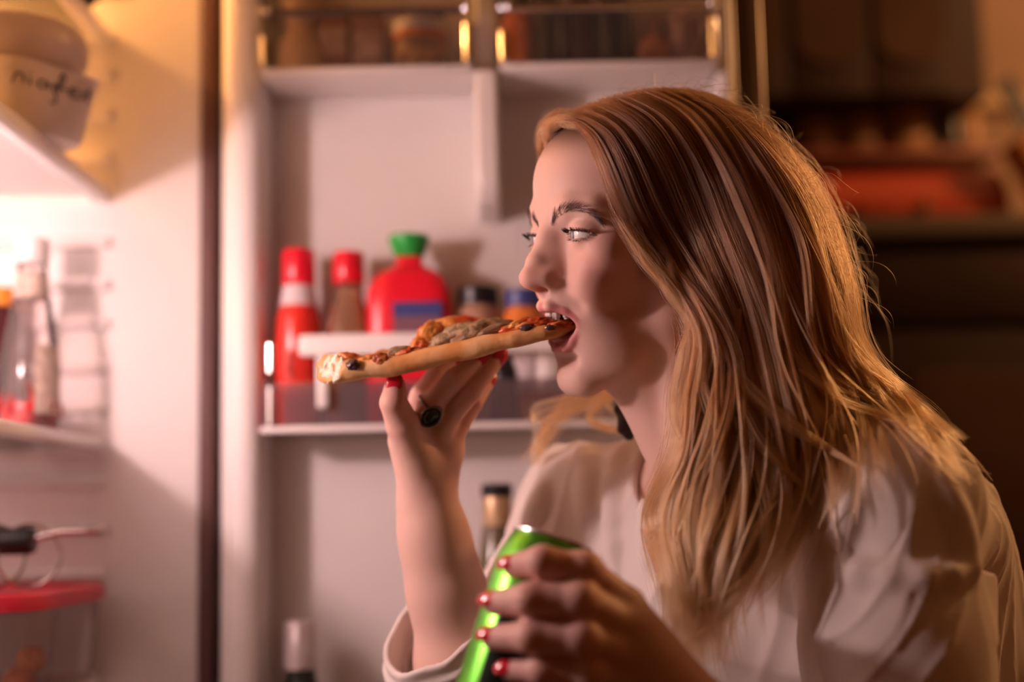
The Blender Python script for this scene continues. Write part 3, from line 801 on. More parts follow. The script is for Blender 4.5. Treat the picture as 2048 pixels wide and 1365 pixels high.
ob = mb.add(v, f).build('bin_body', M_enam, bb, angle=35)
bv = ob.modifiers.new('b', 'BEVEL'); bv.width = .014; bv.segments = 4; bv.limit_method = 'ANGLE'
MB().box((bx0_ + .02, YBB - .008, bz0 + hb * .34), (bx1_ - .02, YBB - .001, bz0 + hb * .40), .003, 2).build('lid_lip', M_enam, bb)
# red tin with a metal knob lid in front of the bin
xk = P(1790, 410, 2.45)[0]; zk = P(1790, 405, 2.45)[2]
tn = empty('red_tin', (xk, 2.45, bz0), 'low red tin with a shiny knob in front of the bread bin', 'tin')
MB().box((P(1705, 410, 2.45)[0], 2.425, bz0), (P(1858, 410, 2.45)[0], 2.50, zk), .008, 3).build('tin_body', M_enam, tn)
kp_ = P(1860, 416, 2.42); 
MB().lathe((P(1850, 410, 2.43)[0], 2.427, (bz0 + zk) / 2 + .004), [(.001, -.014), (.008, -.012), (.011, -.006), (.011, 0), (.006, .004), (.004, .012)], 20, axis=(0, 1, 0)).build('knob', mat('brass_knob', (.9, .62, .35), .2, metal=1.), tn)
# knife block leaning at the right
xq = P(2052, 330, 2.50)[0] + .045
kn = empty('knife_block', (xq + .03, 2.53, bz0), 'slanted wooden knife block at the end of the bread bin', 'knife block')
rot = Matrix.Rotation(math.radians(-28), 3, 'Y')
q = MB().box((xq - .02, 2.50, bz0 + .02), (xq + .05, 2.60, bz0 + .20), .006, 2, rot=rot)
zmn = min(a[2] for a in q.v); q.v = [(a[0], a[1], a[2] - zmn + bz0) for a in q.v]
q.build('block', mat('oak_block', (.62, .30, .12), .4), kn)
for i in range(3):
    c = Vector((xq - .025 - .012, 2.52 + .03 * i, bz0 + .235))
    MB().tube([c + Vector((.03, 0, -.06)), c + Vector((-.02, 0, .045))], [.008, .009], 10, flat=.6).build('knife_handle', M_black, kn)
# ------------------------------------------------------------------ the woman: head frame
HA, HT, HRO, HS = math.radians(27), math.radians(9), math.radians(-7), .985
_F0 = np.array([-math.cos(HA), -math.sin(HA), 0]); _L0 = np.array([math.sin(HA), -math.cos(HA), 0]); _Z = np.array([0, 0, 1.])
HF = math.cos(HT) * _F0 - math.sin(HT) * _Z; _U = math.sin(HT) * _F0 + math.cos(HT) * _Z
HL = math.cos(HRO) * _L0 + math.sin(HRO) * _U; HU = -math.sin(HRO) * _L0 + math.cos(HRO) * _U
HM = np.stack([HF, HL, HU], 1)                                    # local -> world columns
H0 = P(1041, 563, 1.10) - HS * (HF * .117 + HU * -.027)
def hw_(f, l, u): return H0 + HS * (HF * f + HL * l + HU * u) / 1000     # head-local millimetres -> world
def hloc(p): return (p - H0) @ HM * (1000 / HS)

body = Field()
def head(fn, mode='u', k=4.):
    """fn: sdf in head-local mm, mirrored left/right"""
    def g(p):
        q = hloc(p); q[:, 1] = np.abs(q[:, 1])
        return fn(q) * (HS / 1000)
    c = fn.c.copy(); R = fn.R + abs(c[1]); c[1] = 0
    g.c = hw_(*c); g.R = R * HS / 1000
    (body.u if mode == 'u' else body.d)(g, k / 1000)
def E(c, r, k=8., mode='u', rx=0.):
    rot = None
    if rx: 
        a = math.radians(rx); rot = np.array([[math.cos(a), 0, math.sin(a)], [0, 1, 0], [-math.sin(a), 0, math.cos(a)]])
    head(sd_ell(c, r, rot), mode, k)
def Cc(a, b, r1, r2=None, k=6., mode='u'): head(sd_caps(a, b, r1, r2), mode, k)
def CH(pts, rs, k=5., mode='u'):
    for i in range(len(pts) - 1): Cc(pts[i], pts[i + 1], rs[i], rs[i + 1], k, mode)

# skull and face masses
E((-8, 0, 42), (84, 70, 72), 1)
E((28, 0, 44), (60, 58, 54), 18)                   # forehead
E((34, 0, -8), (52, 55, 62), 18)                   # mid face
E((60, 44, -10), (19, 17, 15), 18)                 # cheekbones
E((60, 0, -58), (30, 33, 34), 18)                  # muzzle
CH([(4, 50, -28), (10, 45, -68), (44, 29, -95), (70, 10, -112)], [13, 12, 11, 12], 18)      # open jaw
E((73, 0, -110), (15, 18, 13), 12)                 # chin
E((48, 14, -80), (33, 29, 30), 18)                 # lower cheek fill
E((35, 0, -92), (34, 30, 20), 14)                  # under-jaw
E((66, 30, -34), (20, 17, 21), 12)                 # raised cheek
# brow, sockets, nose
CH([(80, 5, 22), (77, 24, 26), (68, 40, 23), (56, 50, 14)], [7.5, 7, 6.2, 5], 12)
E((90, 32, 6), (11, 16, 8.5), 9, 'd')              # eye sockets
CH([(81, 0, 17), (89, 0, 4), (100, 0, -14), (105.5, 0, -24)], [8.0, 7.6, 8.2, 8.6], 6)
CH([(80, 0, 10), (84, 0, -10), (90, 0, -28)], [11, 13, 14], 7)
E((107.5, 0, -25.5), (9.5, 9.6, 8.6), 4)
E((92.5, 10.4, -26.5), (12.5, 7.2, 7.2), 9)
Cc((108, 0, -28.5), (97, 0, -35.5), 4.8, 4.8, 3)
E((101, 6.3, -36), (7.0, 3.2, 4.4), 2, 'd')        # nostrils
CH([(97, 20, -27), (92, 22.5, -37), (85, 30, -52), (82, 35, -62)], [2.0, 2.2, 2.2, 1.4], 7, 'd')   # smile fold
# eyelids over the eyeball with an almond opening
EC = np.array([70.5, 33.0, 5.0]); ER = 13.2
def lidball(q): return np.linalg.norm(q - EC, axis=1) - 14.9
lidball.c = EC; lidball.R = 14.9
head(lidball, 'u', 3.5)
def _eyecoord(q):
    v = q - EC; r = np.linalg.norm(v, axis=1) + 1e-9
    al = np.degrees(np.arctan2(v[:, 1], v[:, 0])); be = np.degrees(np.arcsin(np.clip(v[:, 2] / r, -1, 1)))
    return r, al, be
def _lids(al):
    t = (al - 14) / 55.0
    s = np.clip(1 - np.abs(t) ** 2.5, 0, 1)
    up = 0 + 13.5 * s - 5.0 * t; lo = 0 - 15.5 * s - 4.0 * t
    return up, lo, np.abs(t)
def eyeopen(q):
    r, al, be = _eyecoord(q); up, lo, t = _lids(al)
    d = np.maximum(be - up, lo - be) * .24
    d = np.maximum(d, (t - 1) * 12)
    return np.maximum(np.maximum(d, ER - .3 - r), r - 19)
eyeopen.c = EC; eyeopen.R = 19
head(eyeopen, 'd', .8)
def crease(q):                                     # fold above the upper lid
    r, al, be = _eyecoord(q); up, lo, t = _lids(al)
    return np.sqrt(((be - up - 11 + 8 * t ** 2) * .24) ** 2 + (r - 15.3) ** 2 + np.maximum(t - 1.05, 0) ** 2 * 200) - .8
crease.c = EC; crease.R = 18
head(crease, 'd', 1.6)
# lips and mouth
UL = [(97.5, 0, -49.8), (96.5, 6, -49.0), (87.8, 15, -54.6), (80.5, 24.0, -66)]
LL = [(86.5, 0, -86), (86, 7, -85.3), (84, 16, -79), (80.5, 24.5, -68.5)]
E((84, 0, -45), (13, 18, 10), 8)                   # upper-lip mound
CH(UL, [4.2, 4.1, 2.5, 1.4], 3.5)
CH(LL, [4.4, 4.4, 3.4, 1.7], 3)
E((84, 0, -66.5), (28, 21.5, 11.0), 2.5, 'd', rx=0)
E((78, 0, -66), (20, 17, 13), 2, 'd')
E((85, 0, -93), (9, 16, 4.5), 6, 'd')              # hollow under the lower lip
# ear (under the hair)
E((-26, 65, -2), (11, 6, 23), 4); E((-21, 72, 0), (6, 4, 13), 3, 'd')

# ------------------------------------------------------------------ neck, shoulders, arms
NB = P(1450, 985, 1.20)
SR, SL = P(1168, 1008, 1.325), P(1790, 1030, 1.055)
ERj, WRj = P(955, 1495, 1.245), P(851, 1005, 1.195)
ELj, WLj = P(1800, 1590, 1.0), P(1388, 1440, .925)
n0 = hw_(-12, 0, -40)
body.u(sd_caps(n0, NB, .050, .054), .03)
body.u(sd_caps(hw_(28, 0, -80), P(1395, 960, 1.155), .026, .030), .022)            # throat
body.u(sd_caps(hw_(10, 44, -55), P(1385, 1000, 1.13), .012, .012), .012)           # neck muscle
lat = (SL - SR) / np.linalg.norm(SL - SR)
TC = P(1490, 1190, 1.235)
upv = np.array([.18, .02, 1.0]); upv -= lat * (upv @ lat); upv /= np.linalg.norm(upv); dep = np.cross(upv, lat)
TR = np.stack([lat, dep, upv], 1)
body.u(sd_ell(TC, (.145, .085, .15), TR), .04)
body.u(sd_caps(NB + [0, 0, -.03], SR, .042, .045), .04)
body.u(sd_caps(NB + [0, 0, -.03], SL, .042, .048), .04)
body.chain([SR, (SR + ERj) / 2, ERj], [.046, .040, .034], .02)
body.chain([SL, (SL + ELj) / 2, ELj], [.048, .042, .035], .02)
WP = np.array([.0, .0, .0])
# far forearm (her right) rising to the pizza
fa = [ERj, P(922, 1330, 1.225), P(892, 1180, 1.21), P(868, 1070, 1.20), WRj]
body.chain(fa, [.034, .033, .0272, .0232, .0214], .03)
body.u(sd_caps(P(884, 1100, 1.192), P(862, 985, 1.188), .013, .015), .015)
# near forearm (her left) to the can
fb = [ELj, P(1650, 1540, .965), P(1510, 1490, .94), WLj]
body.chain(fb, [.035, .036, .031, .0255], .014)

def finger(pts, rs, k=.004):
    w = [P(*q) for q in pts]
    body.chain(w, rs, k)
    return w
# right hand holding the pizza from below
R_idx = [(826, 850, 1.200), (842, 792, 1.203), (872, 750, 1.210), (908, 722, 1.220)]
R_mid = [(846, 858, 1.186), (856, 816, 1.170), (908, 760, 1.164), (955, 724, 1.176)]
R_rin = [(874, 882, 1.186), (893, 842, 1.174), (942, 784, 1.170), (992, 718, 1.182)]
R_pin = [(890, 905, 1.192), (912, 862, 1.188), (948, 806, 1.190), (974, 764, 1.204)]
R_thu = [(838, 925, 1.180), (806, 850, 1.158), (787, 806, 1.146), (790, 774, 1.147)]
for pts, rs in ((R_idx, [.0125, .0094, .0084, .0074]), (R_mid, [.0125, .0102, .0092, .0076]), (R_rin, [.0125, .0096, .0086, .0074]), (R_pin, [.0115, .0086, .0076, .0066]), (R_thu, [.0165, .0140, .0112, .0090])):
    w = [P(*q) for q in pts]
    body.u(sd_caps(WRj, w[0], .0190, rs[0]), .008)
    body.u(sd_caps(w[0], w[1], rs[0], rs[1]), .006)
    body.chain(w[1:], rs[1:], .0018)
body.u(sd_ell(P(862, 826, 1.168), .0100), .004)
body.u(sd_caps(P(815, 880, 1.180), P(840, 955, 1.186), .0155, .016), .012)          # palm fill
body.u(sd_caps(P(888, 905, 1.195), P(868, 970, 1.193), .015, .017), .012)
body.d(sd_caps(P(806, 838, 1.118), P(838, 826, 1.140), .006, .004), .010)            # crease under the thumb
# left hand wrapped round the can
L_idx = [(1248, 1215, .938), (1168, 1143, .922), (1085, 1124, .918), (1030, 1132, .931)]
L_mid = [(1262, 1265, .930), (1160, 1203, .912), (1060, 1200, .913), (992, 1206, .930)]
L_rin = [(1272, 1320, .928), (1165, 1278, .909), (1062, 1275, .911), (988, 1276, .928)]
L_pin = [(1285, 1372, .932), (1180, 1348, .914), (1085, 1342, .916), (1022, 1342, .928)]
L_thu = [(1300, 1310, .965), (1235, 1235, 1.000), (1170, 1190, 1.016), (1105, 1165, 1.018)]
for pts, rs in ((L_idx, [.0135, .0112, .0100, .0082]), (L_mid, [.0135, .0114, .0104, .0084]), (L_rin, [.0135, .0110, .0100, .0082]), (L_pin, [.0125, .0098, .0090, .0076]), (L_thu, [.0150, .0120, .0105, .0085])):
    w = [P(*q) for q in pts]
    body.u(sd_caps(WLj, w[0], .021, rs[0]), .010)
    body.chain(w, rs, .005)
for q in (L_idx, L_mid, L_rin, L_pin): body.u(sd_ell(P(*q[1]) + [0, -.0012, .001], .0112), .005)
body.u(sd_caps(P(1275, 1300, .938), P(1335, 1378, .930), .020, .022), .012)

V, Q = body.mesh((-.14, .84, .13), (.46, 1.44, .80), .0014)
V = relax(V, Q, 1, .4)
# skin tint by anatomy: lips, mouth, cheeks, knuckles, liner
q = hloc(V); qa = q.copy(); qa[:, 1] = np.abs(qa[:, 1])
base = np.array([.74, .49, .415]); colr = np.tile(base, (len(V), 1))
def blend(w, c):
    global colr
    w = np.clip(w, 0, 1)[:, None]; colr = colr * (1 - w) + np.array(c) * w
def sstep(a, b, x): t = np.clip((x - a) / (b - a), 0, 1); return t * t * (3 - 2 * t)
inhead = sstep(260, 230, np.linalg.norm(q, axis=1))
blend(inhead * .45 * np.exp(-((qa - [70, 42, -25]) ** 2).sum(1) / 700), (.72, .30, .25))
blend(inhead * .5 * np.exp(-((qa - [108, 0, -28]) ** 2).sum(1) / 180), (.74, .32, .26))
def polyd(pts, x):
    d = np.full(len(x), 1e9)
    for i in range(len(pts) - 1): d = np.minimum(d, sd_caps(pts[i], pts[i + 1], 0, 0)(x))
    return d
m_ = np.linalg.norm(q - [92, 0, -68], axis=1) < 60
lw = np.zeros(len(V)); xs_ = qa[m_]
lw[m_] = np.maximum(sstep(5.2, 4.0, polyd(UL, xs_)) * sstep(28, 24, xs_[:, 1]), sstep(5.8, 4.4, polyd(LL, xs_)) * sstep(27, 22, xs_[:, 1]))
blend(lw, (.60, .24, .235))
mo = np.zeros(len(V)); mo[m_] = sstep(0, 4, 88 - xs_[:, 0]) * sstep(24, 20, xs_[:, 1]) * sstep(17, 13, np.abs(xs_[:, 2] + 68)) * (polyd(UL, xs_) > 5.2) * (polyd(LL, xs_) > 5.8) * (np.sqrt(((xs_ - [84, 0, -66.5]) / [29, 22.5, 12.0]) ** 2 @ np.ones(3)) < 1.05)
blend(mo, (.45, .13, .12))
r_, al_, be_ = _eyecoord(qa); up_, lo_, t_ = _lids(al_)
near = (r_ < 18) * (qa[:, 0] > 70) * (t_ < 1.25)
blend(near * sstep(5.0, 1.5, be_ - up_) * (be_ > up_ - 3) * .9, (.06, .03, .03))
blend(near * sstep(4.5, 1.0, lo_ - be_) * (be_ < lo_ + 3) * .65, (.13, .06, .055))
scalp = np.maximum(sstep(64, 96, q[:, 2] + .10 * (90 - q[:, 0])), sstep(44, 32, q[:, 0]) * sstep(-40, -20, q[:, 2])) * (np.linalg.norm(q - [-8, 0, 42], axis=1) < 115)
blend(scalp, (.055, .026, .014))
# reddened knuckles and finger ends
for hand in ((R_idx, R_mid, R_rin, R_pin, R_thu), (L_idx, L_mid, L_rin, L_pin)):
    for fg in hand:
        for q_ in fg[1:]:
            d2 = ((V - P(*q_)) ** 2).sum(1); blend(.35 * np.exp(-d2 / (2 * .011 ** 2)), (.66, .28, .22))
M_skin = mat('skin', base, .52, spec=.34, sss=.22, sssr=(1.0, .36, .20), sscale=.012, attr='tint', bump=(900, .12, .0006))
person = empty('person', (.32, 1.22, 0), 'woman with long blonde hair in a cream shirt biting into pizza', 'person')
sk = link_mesh('body', mesh_from('body', V, Q, {'tint': colr}), M_skin, person)

# ------------------------------------------------------------------ eyes
gaze = np.array([-1.0, -.02, -.06]); gaze /= np.linalg.norm(gaze)
M_eye = mat('eyeball', (.8, .76, .74), .08, spec=.6, coat=1., attr='iris')
for s_ in (1, -1):
    c = hw_(EC[0], s_ * EC[1], EC[2]); R = ER * HS / 1000
    NU, NV = 40, 48
    gz = gaze
    a1 = np.cross(gz, [0, 0, 1.]); a1 /= np.linalg.norm(a1); a2 = np.cross(a1, gz)
    v = []; cl = []; f = []
    for i in range(NU + 1):
        th = math.pi * (i / NU) ** 1.3
        bulge = .0007 * max(0., 1 - (th / .52) ** 2)
        for k in range(NV):
            ph = 2 * math.pi * k / NV
            d = math.cos(th) * gz + math.sin(th) * (math.cos(ph) * a1 + math.sin(ph) * a2)
            v.append(c + d * (R + bulge))
            if th < .17: cc = (.006, .006, .007)
            elif th < .46:
                w = .75 + .25 * math.sin(ph * 23) * math.sin(ph * 7 + 1)
                cc = tuple(np.array((.30, .33, .34)) * w * (1.0 - .75 * sstep(.38, .47, np.array(th))))
            elif th < .52: cc = (.22, .20, .20)
            else: cc = (.80, .75, .73)
            cl.append(cc)
    for i in range(NU):
        for k in range(NV): f.append((i * NV + k, i * NV + (k + 1) % NV, (i + 1) * NV + (k + 1) % NV, (i + 1) * NV + k))
    me = mesh_from('eyeball', np.array(v), np.array(f)[:, ::-1], {'iris': np.array(cl)})
    link_mesh('eyeball', me, M_eye, person)
# upper teeth
M_teeth = mat('teeth', (.80, .74, .66), .2, spec=.6, coat=.4)
for i, l in enumerate((-19.5, -13.8, -7.6, 0 - .0, 7.6, 13.8, 19.5)):
    pass
tl = [(4.35, 8.9, 11), (12.1, 7.3, 10), (18.3, 7.0, 10.4), (23.6, 6.6, 9)]
for s_ in (1, -1):
    for l, w_, h_ in tl:
        f_ = 93.5 - .042 * l * l
        yaw = math.atan(.084 * l) * s_
        bm = bmesh.new(); bmesh.ops.create_cube(bm, size=1)
        bmesh.ops.bevel(bm, geom=bm.edges[:], offset=.17, segments=4, affect='EDGES')
        vv = []
        for v in bm.verts:
            x, y, z = v.co.x * 5.5, v.co.y * (w_ * (.97 + .10 * (-v.co.z))), v.co.z * h_
            x, y = x * math.cos(yaw) + y * math.sin(yaw), -x * math.sin(yaw) + y * math.cos(yaw)
            vv.append(hw_(f_ + x - 2.5, s_ * l + y, -56.0 + z))
        me = bpy.data.meshes.new('tooth'); me.from_pydata(vv, [], [[w.index for w in fc.verts] for fc in bm.faces]); bm.free()
        link_mesh('tooth', me, M_teeth, person)
# tongue hint
tg = Field().u(sd_ell(hw_(74, 0, -76), (.019, .016, .006), HM), .001)
v, f = tg.mesh(hw_(74, 0, -76) - .03, hw_(74, 0, -76) + .03, .0018, 12)
link_mesh('tongue', mesh_from('tongue', v, f), mat('tongue', (.45, .12, .11), .35, spec=.6), person)

# ------------------------------------------------------------------ brows and lashes
def trace(px, fld, y0=.75, y1=1.6, off=0., n=70):
    """march camera rays through photo pixels to the field surface (or to the closest approach)"""
    px = np.asarray(px, float)
    d = FW + (px[:, :1] - W_PX / 2) / FPX * CR - (px[:, 1:2] - H_PX / 2) / FPX * CU
    d = d / d[:, 1:2]
    Y = np.full(len(px), y0); best = np.full(len(px), 9.); bY = Y.copy()
    for _ in range(n):
        e = fld.ev(CAM + d * Y[:, None]) - off
        better = e < best; best = np.where(better, e, best); bY = np.where(better, Y, bY)
        Y = np.where(best > .0004, np.minimum(Y + np.clip(e * .75, .0015, .05), y1), Y)
    return CAM + d * bY[:, None], best
M_brow = bpy.data.materials.new('brow_hair'); M_brow.use_nodes = True
M_brow.node_tree.nodes['Principled BSDF'].inputs['Base Color'].default_value = (.12, .062, .045, 1)
M_lash = bpy.data.materials.new('lash_hair'); M_lash.use_nodes = True
M_lash.node_tree.nodes['Principled BSDF'].inputs['Base Color'].default_value = (.008, .006, .006, 1)
rb = np.random.default_rng(5)
bp_ = spline([(1104, 446), (1118, 427), (1142, 417), (1168, 419), (1190, 431), (1203, 445)], 60)
NBW = 460
ti = rb.uniform(0, 1, NBW); wv0 = rb.uniform(-1, 1, NBW)
ctr = bp_[(ti * 59).astype(int)]; hwid = np.interp(ti, [0, .15, .5, .8, 1], [8, 9, 7.5, 5, 1.5])
rootpx = ctr + np.stack([rb.normal(0, 1.2, NBW), wv0 * hwid], 1)
rp, _b = trace(rootpx, body)
tang = np.gradient(bp_, axis=0)[(ti * 59).astype(int)]; tang /= np.linalg.norm(tang, axis=1)[:, None]
st = []; rd = []
for i in range(NBW):
    dirn = CR * tang[i, 0] - CU * tang[i, 1]
    upw = CU * (.9 * (1 - ti[i]) - .35 * wv0[i]) 
    dr = dirn * (.55 + .5 * ti[i]) + upw * .6 + rb.normal(0, .15, 3); dr /= np.linalg.norm(dr)
    L = rb.uniform(.0045, .0075)
    p0 = rp[i] + (HL + HF) * .0006
    pts = [p0 + dr * L * t + np.array([0, -.0007, 0]) * math.sin(t * 2.6) + (HL + HF) * (.0009 * t) for t in np.linspace(0, 1, 5)]
    st.append(np.array(pts)); rd.append(np.array([.00007, .00008, .00007, .00005, .00002]))
mir = []
for a in st:
    l_ = hloc(a); l_[:, 1] *= -1; mir.append(H0 + (l_ @ HM.T) * HS / 1000)
curves_obj('eyebrow', st, rd, M_brow, person); curves_obj('eyebrow', mir, rd, M_brow, person)
for s_ in (1, -1):
    st = []; rd = []
    for upper in (1, 0):
        for i in range(150 if upper else 60):
            al = rb.uniform(-36, 64); up, lo, t = _lids(np.array([al])); be = (up if upper else lo)[0] + (1.2 if upper else -1.0)
            ca, sa = math.cos(math.radians(al)), math.sin(math.radians(al)); cb_, sb_ = math.cos(math.radians(be)), math.sin(math.radians(be))
            o_ = np.array([cb_ * ca, cb_ * sa, sb_]); p0 = EC + o_ * 14.9
            L = (rb.uniform(5.0, 7.6) if upper else rb.uniform(2.0, 3.4))
            out = np.array([ca, sa + .25 * np.sign(al - 5), 0]); out /= np.linalg.norm(out)
            pts = []
            for t in np.linspace(0, 1, 7):
                pts.append(p0 + out * L * t * (1 - .18 * t) + np.array([0, 0, 1.]) * (L * (-.22 * t + .62 * t * t) if upper else -L * .45 * t))
            a = np.array(pts); a[:, 1] *= s_
            st.append(H0 + (a @ HM.T) * HS / 1000); rd.append(np.linspace(.00019 if upper else .00010, .00003, 7))
    curves_obj('eyelashes', st, rd, M_lash, person)

# ------------------------------------------------------------------ fingernails (red varnish)
M_nail = mat('red_nail_varnish', (.58, .012, .035), .14, spec=.6, coat=.6)
def nail(pts, outward, w=.0062, l=.0085, lift=.0062, back=.30, ext=.003, rs=.0075):
    a, b = P(*pts[-2]), P(*pts[-1]); t = (b - a) / np.linalg.norm(b - a)
    o = np.asarray(outward, float); o = o - t * (o @ t); o /= np.linalg.norm(o); sd = np.cross(t, o)
    c = b + t * (.0028) + o * (rs - .0014)
    NA, NB_ = 9, 11; v = []; f = []
    for i in range(NB_):
        s = -1 + 2 * i / (NB_ - 1)
        for k in range(NA):
            u = -1 + 2 * k / (NA - 1)
            wid = w * (1 - .30 * max(0, s) ** 2.5) * (1 - .22 * max(0, -s) ** 4)
            ang = u * .95
            v.append(c + t * (s * l * (1 - .25 * u * u * (1 if s > 0 else .6))) + sd * wid * math.sin(ang) / math.sin(.95) + o * (.0024 * (math.cos(ang) - 1) * 1.6 + .0013 - .0014 * max(0, s) ** 2 - .0008 * s * s))
    for i in range(NB_ - 1):
        for k in range(NA - 1): f.append((i * NA + k, i * NA + k + 1, (i + 1) * NA + k + 1, (i + 1) * NA + k))
    me = bpy.data.meshes.new('fingernail'); me.from_pydata([tuple(q) for q in v], [], f)
    ob = link_mesh('fingernail', me, M_nail, person)
    so = ob.modifiers.new('s', 'SOLIDIFY'); so.thickness = .0011; so.offset = 0
    return ob
cam_dir = np.array([0, -1., .0])
nail(R_thu, (.02, -1, .15), .0064, .0078, rs=.0090)
nail(R_mid, (.35, -1, -.1), rs=.0074); nail(R_rin, (.45, -1, -.1), rs=.0072); nail(R_pin, (.35, -1, -.1), .0052, .007, rs=.0066)
nail(R_idx, (.3, -1, .1), rs=.0074)
nail(L_idx, (-.35, -.75, .45), .0050, .0080, rs=.0082); nail(L_mid, (-.35, -.75, .45), .0052, .0084, rs=.0084)
nail(L_rin, (-.35, -.75, .45), .0050, .0082, rs=.0082); nail(L_pin, (-.35, -.8, .4), .0048, .0080, rs=.0076); nail(L_thu, (0, 1, .1), .0052, .0080, rs=.0085)

# ------------------------------------------------------------------ shirt
rng = np.random.default_rng(7)
def wave(seed, n, lo, hi, axis_bias=None):
    r = np.random.default_rng(seed); K = r.normal(size=(n, 3)); K /= np.linalg.norm(K, axis=1)[:, None]
    if axis_bias is not None:
        b = np.asarray(axis_bias, float); b /= np.linalg.norm(b); K = K - .88 * (K @ b)[:, None] * b; K /= np.linalg.norm(K, axis=1)[:, None]
    K *= r.uniform(lo, hi, n)[:, None] * 2 * math.pi; ph = r.uniform(0, 6.28, n)
    return lambda p: np.sin(p @ K.T + ph)
shirt = Field()
shirt.u(sd_ell(TC + [0, 0, .01], (.160, .105, .165), TR), .03)
WA = np.array([.335, 1.235, .20])
shirt.u(sd_caps(TC - upv * .05, WA, .125, .135), .05)
shirt.u(sd_ell(P(1760, 1190, 1.17), (.105, .10, .14)), .04)                         # upper back under loose cloth
shirt.u(sd_caps(NB + [.01, 0, -.035], SR + [0, 0, -.005], .050, .053), .04)
shirt.u(sd_caps(NB + [.02, 0, -.035], SL + [0, 0, 0], .052, .060), .04)
shirt.u(sd_caps(SL + [.0, 0, -.01], P(1930, 1075, 1.11), .052, .030), .03)           # loose shoulder peak
shirt.chain([SR, (SR * .45 + ERj * .55), ERj], [.053, .053, .056], .03)
# near sleeve, long and loose
d_ = (ELj - SL) / np.linalg.norm(ELj - SL)
shirt.chain([SL, SL + d_ * .10, ELj + d_ * .02], [.062, .061, .056], .02)
e_ = (P(868, 1235, 1.215) - ERj); e_ /= np.linalg.norm(e_)
rim = P(868, 1262, 1.205)
nc = e_ + np.array([-.22, -.55, .05]); nc /= np.linalg.norm(nc)
shirt.chain([ERj, rim - nc * .045], [.060, .046], .02)
# cloth folds: broad soft drapes plus a few sharper creases
w1 = wave(3, 5, 3.5, 7, (0.10, 0, 1)); w2 = wave(5, 6, 9, 16, (.35, .2, 1)); w3 = wave(11, 8, 3, 7); w4 = wave(17, 4, 6, 11, (.5, 0, .8))
def folds(p, d):
    n = w3(p)
    a = w1(p + .030 * n[:, :3]); b = w2(p + .020 * n[:, 2:5]); c = (1 - np.abs(w4(p + .03 * n[:, 4:7]))) ** 4
    return d - .0022 * a.sum(1) - .0007 * b.sum(1) - .0026 * c.sum(1)
shirt.w(folds)
for px_f, rr_f in (                                   # drapes traced on the chest and the near sleeve
        ([(1168, 900, 0), (1176, 1000, 0), (1184, 1110, 0)], .006), ([(1238, 905, 0), (1226, 1010, 0), (1228, 1150, 0)], .007),
        ([(1110, 900, 0), (1078, 990, 0), (1050, 1060, 0)], .006), ([(1290, 930, 0), (1305, 1010, 0), (1298, 1120, 0)], .006),
        ([(1880, 960, 0), (1920, 1060, 0), (1935, 1150, 0)], .007), ([(1650, 1100, 0), (1690, 1060, 0), (1700, 980, 0)], .006),
        ([(1640, 1120, 0), (1720, 1150, 0), (1850, 1160, 0), (1950, 1140, 0)], .006)):
    q2 = np.array([(a, b) for a, b, _ in px_f], float)
    d2 = FW + (q2[:, :1] - W_PX / 2) / FPX * CR - (q2[:, 1:] - H_PX / 2) / FPX * CU; d2 /= d2[:, 1:2]
    Yq = np.full(len(q2), .85)
    for _ in range(90):
        e2 = shirt.ev(CAM + d2 * Yq[:, None]); Yq = np.minimum(Yq + np.clip(e2 * .6, 0, .03), 1.45)
    w_ = CAM + d2 * (Yq + .001)[:, None]
    shirt.chain([tuple(q) for q in spline(w_, 7)], [rr_f * .5, rr_f * .8, rr_f, rr_f, rr_f, rr_f * .8, rr_f * .4], .012)
def cuffband(a, b, r0, r1, th, wob=.002):
    a = np.asarray(a); b = np.asarray(b); ax = (b - a); L = np.linalg.norm(ax); ax = ax / L
    t1 = np.cross(ax, [0, 1., .2]); t1 /= np.linalg.norm(t1); t2 = np.cross(ax, t1)
    def fn(p):
        q = p - a; h = q @ ax; th_ = np.arctan2(q @ t2, q @ t1); rad = np.hypot(q @ t1, q @ t2)
        R = r0 + (r1 - r0) * np.clip(h / L, 0, 1) + wob * np.sin(3 * th_ + .5) + wob * .5 * np.sin(7 * th_ + h * 60)
        hh = h + .004 * np.sin(2 * th_ + 1.) + .0015 * np.sin(5 * th_)
        # rounded rectangle section
        u_ = np.abs(rad - R) - (th - .0015); v_ = np.abs(hh - L / 2) - (L / 2 - .0015)
        return np.hypot(np.maximum(u_, 0), np.maximum(v_, 0)) + np.minimum(np.maximum(u_, v_), 0) - .0015
    fn.c = (a + b) / 2; fn.R = max(r0, r1) + L
    return fn
shirt.u(cuffband(SL + d_ * .050, SL + d_ * .100, .0632, .0642, .0034, .002), .006)   # rolled band on the near sleeve
# far rolled cuff: wide open ring of cloth round the forearm
def halfcut(p, d):
    h = (p - rim) @ nc; near = sstep(.095, .080, np.linalg.norm(p - rim, axis=1))
    return np.maximum(d, (h + .014) * near - (1 - near) * .05)
shirt.w(halfcut)
shirt.d(sd_caps(rim - nc * .055, rim + nc * .06, .036, .044), .004)
shirt.u(cuffband(rim - nc * .040, rim, .0475, .0445, .0030), .003)
shirt.u(cuffband(rim - nc * .046, rim - nc * .012, .0525, .0500, .0028, .003), .003)
# neck opening
shirt.d(sd_caps(NB + (n0 - NB) * .9, NB + [-.01, -.005, -.005], .060, .061), .006)
shirt.d(sd_caps(P(1405, 930, 1.14), P(1370, 1090, 1.08), .036, .014), .008)
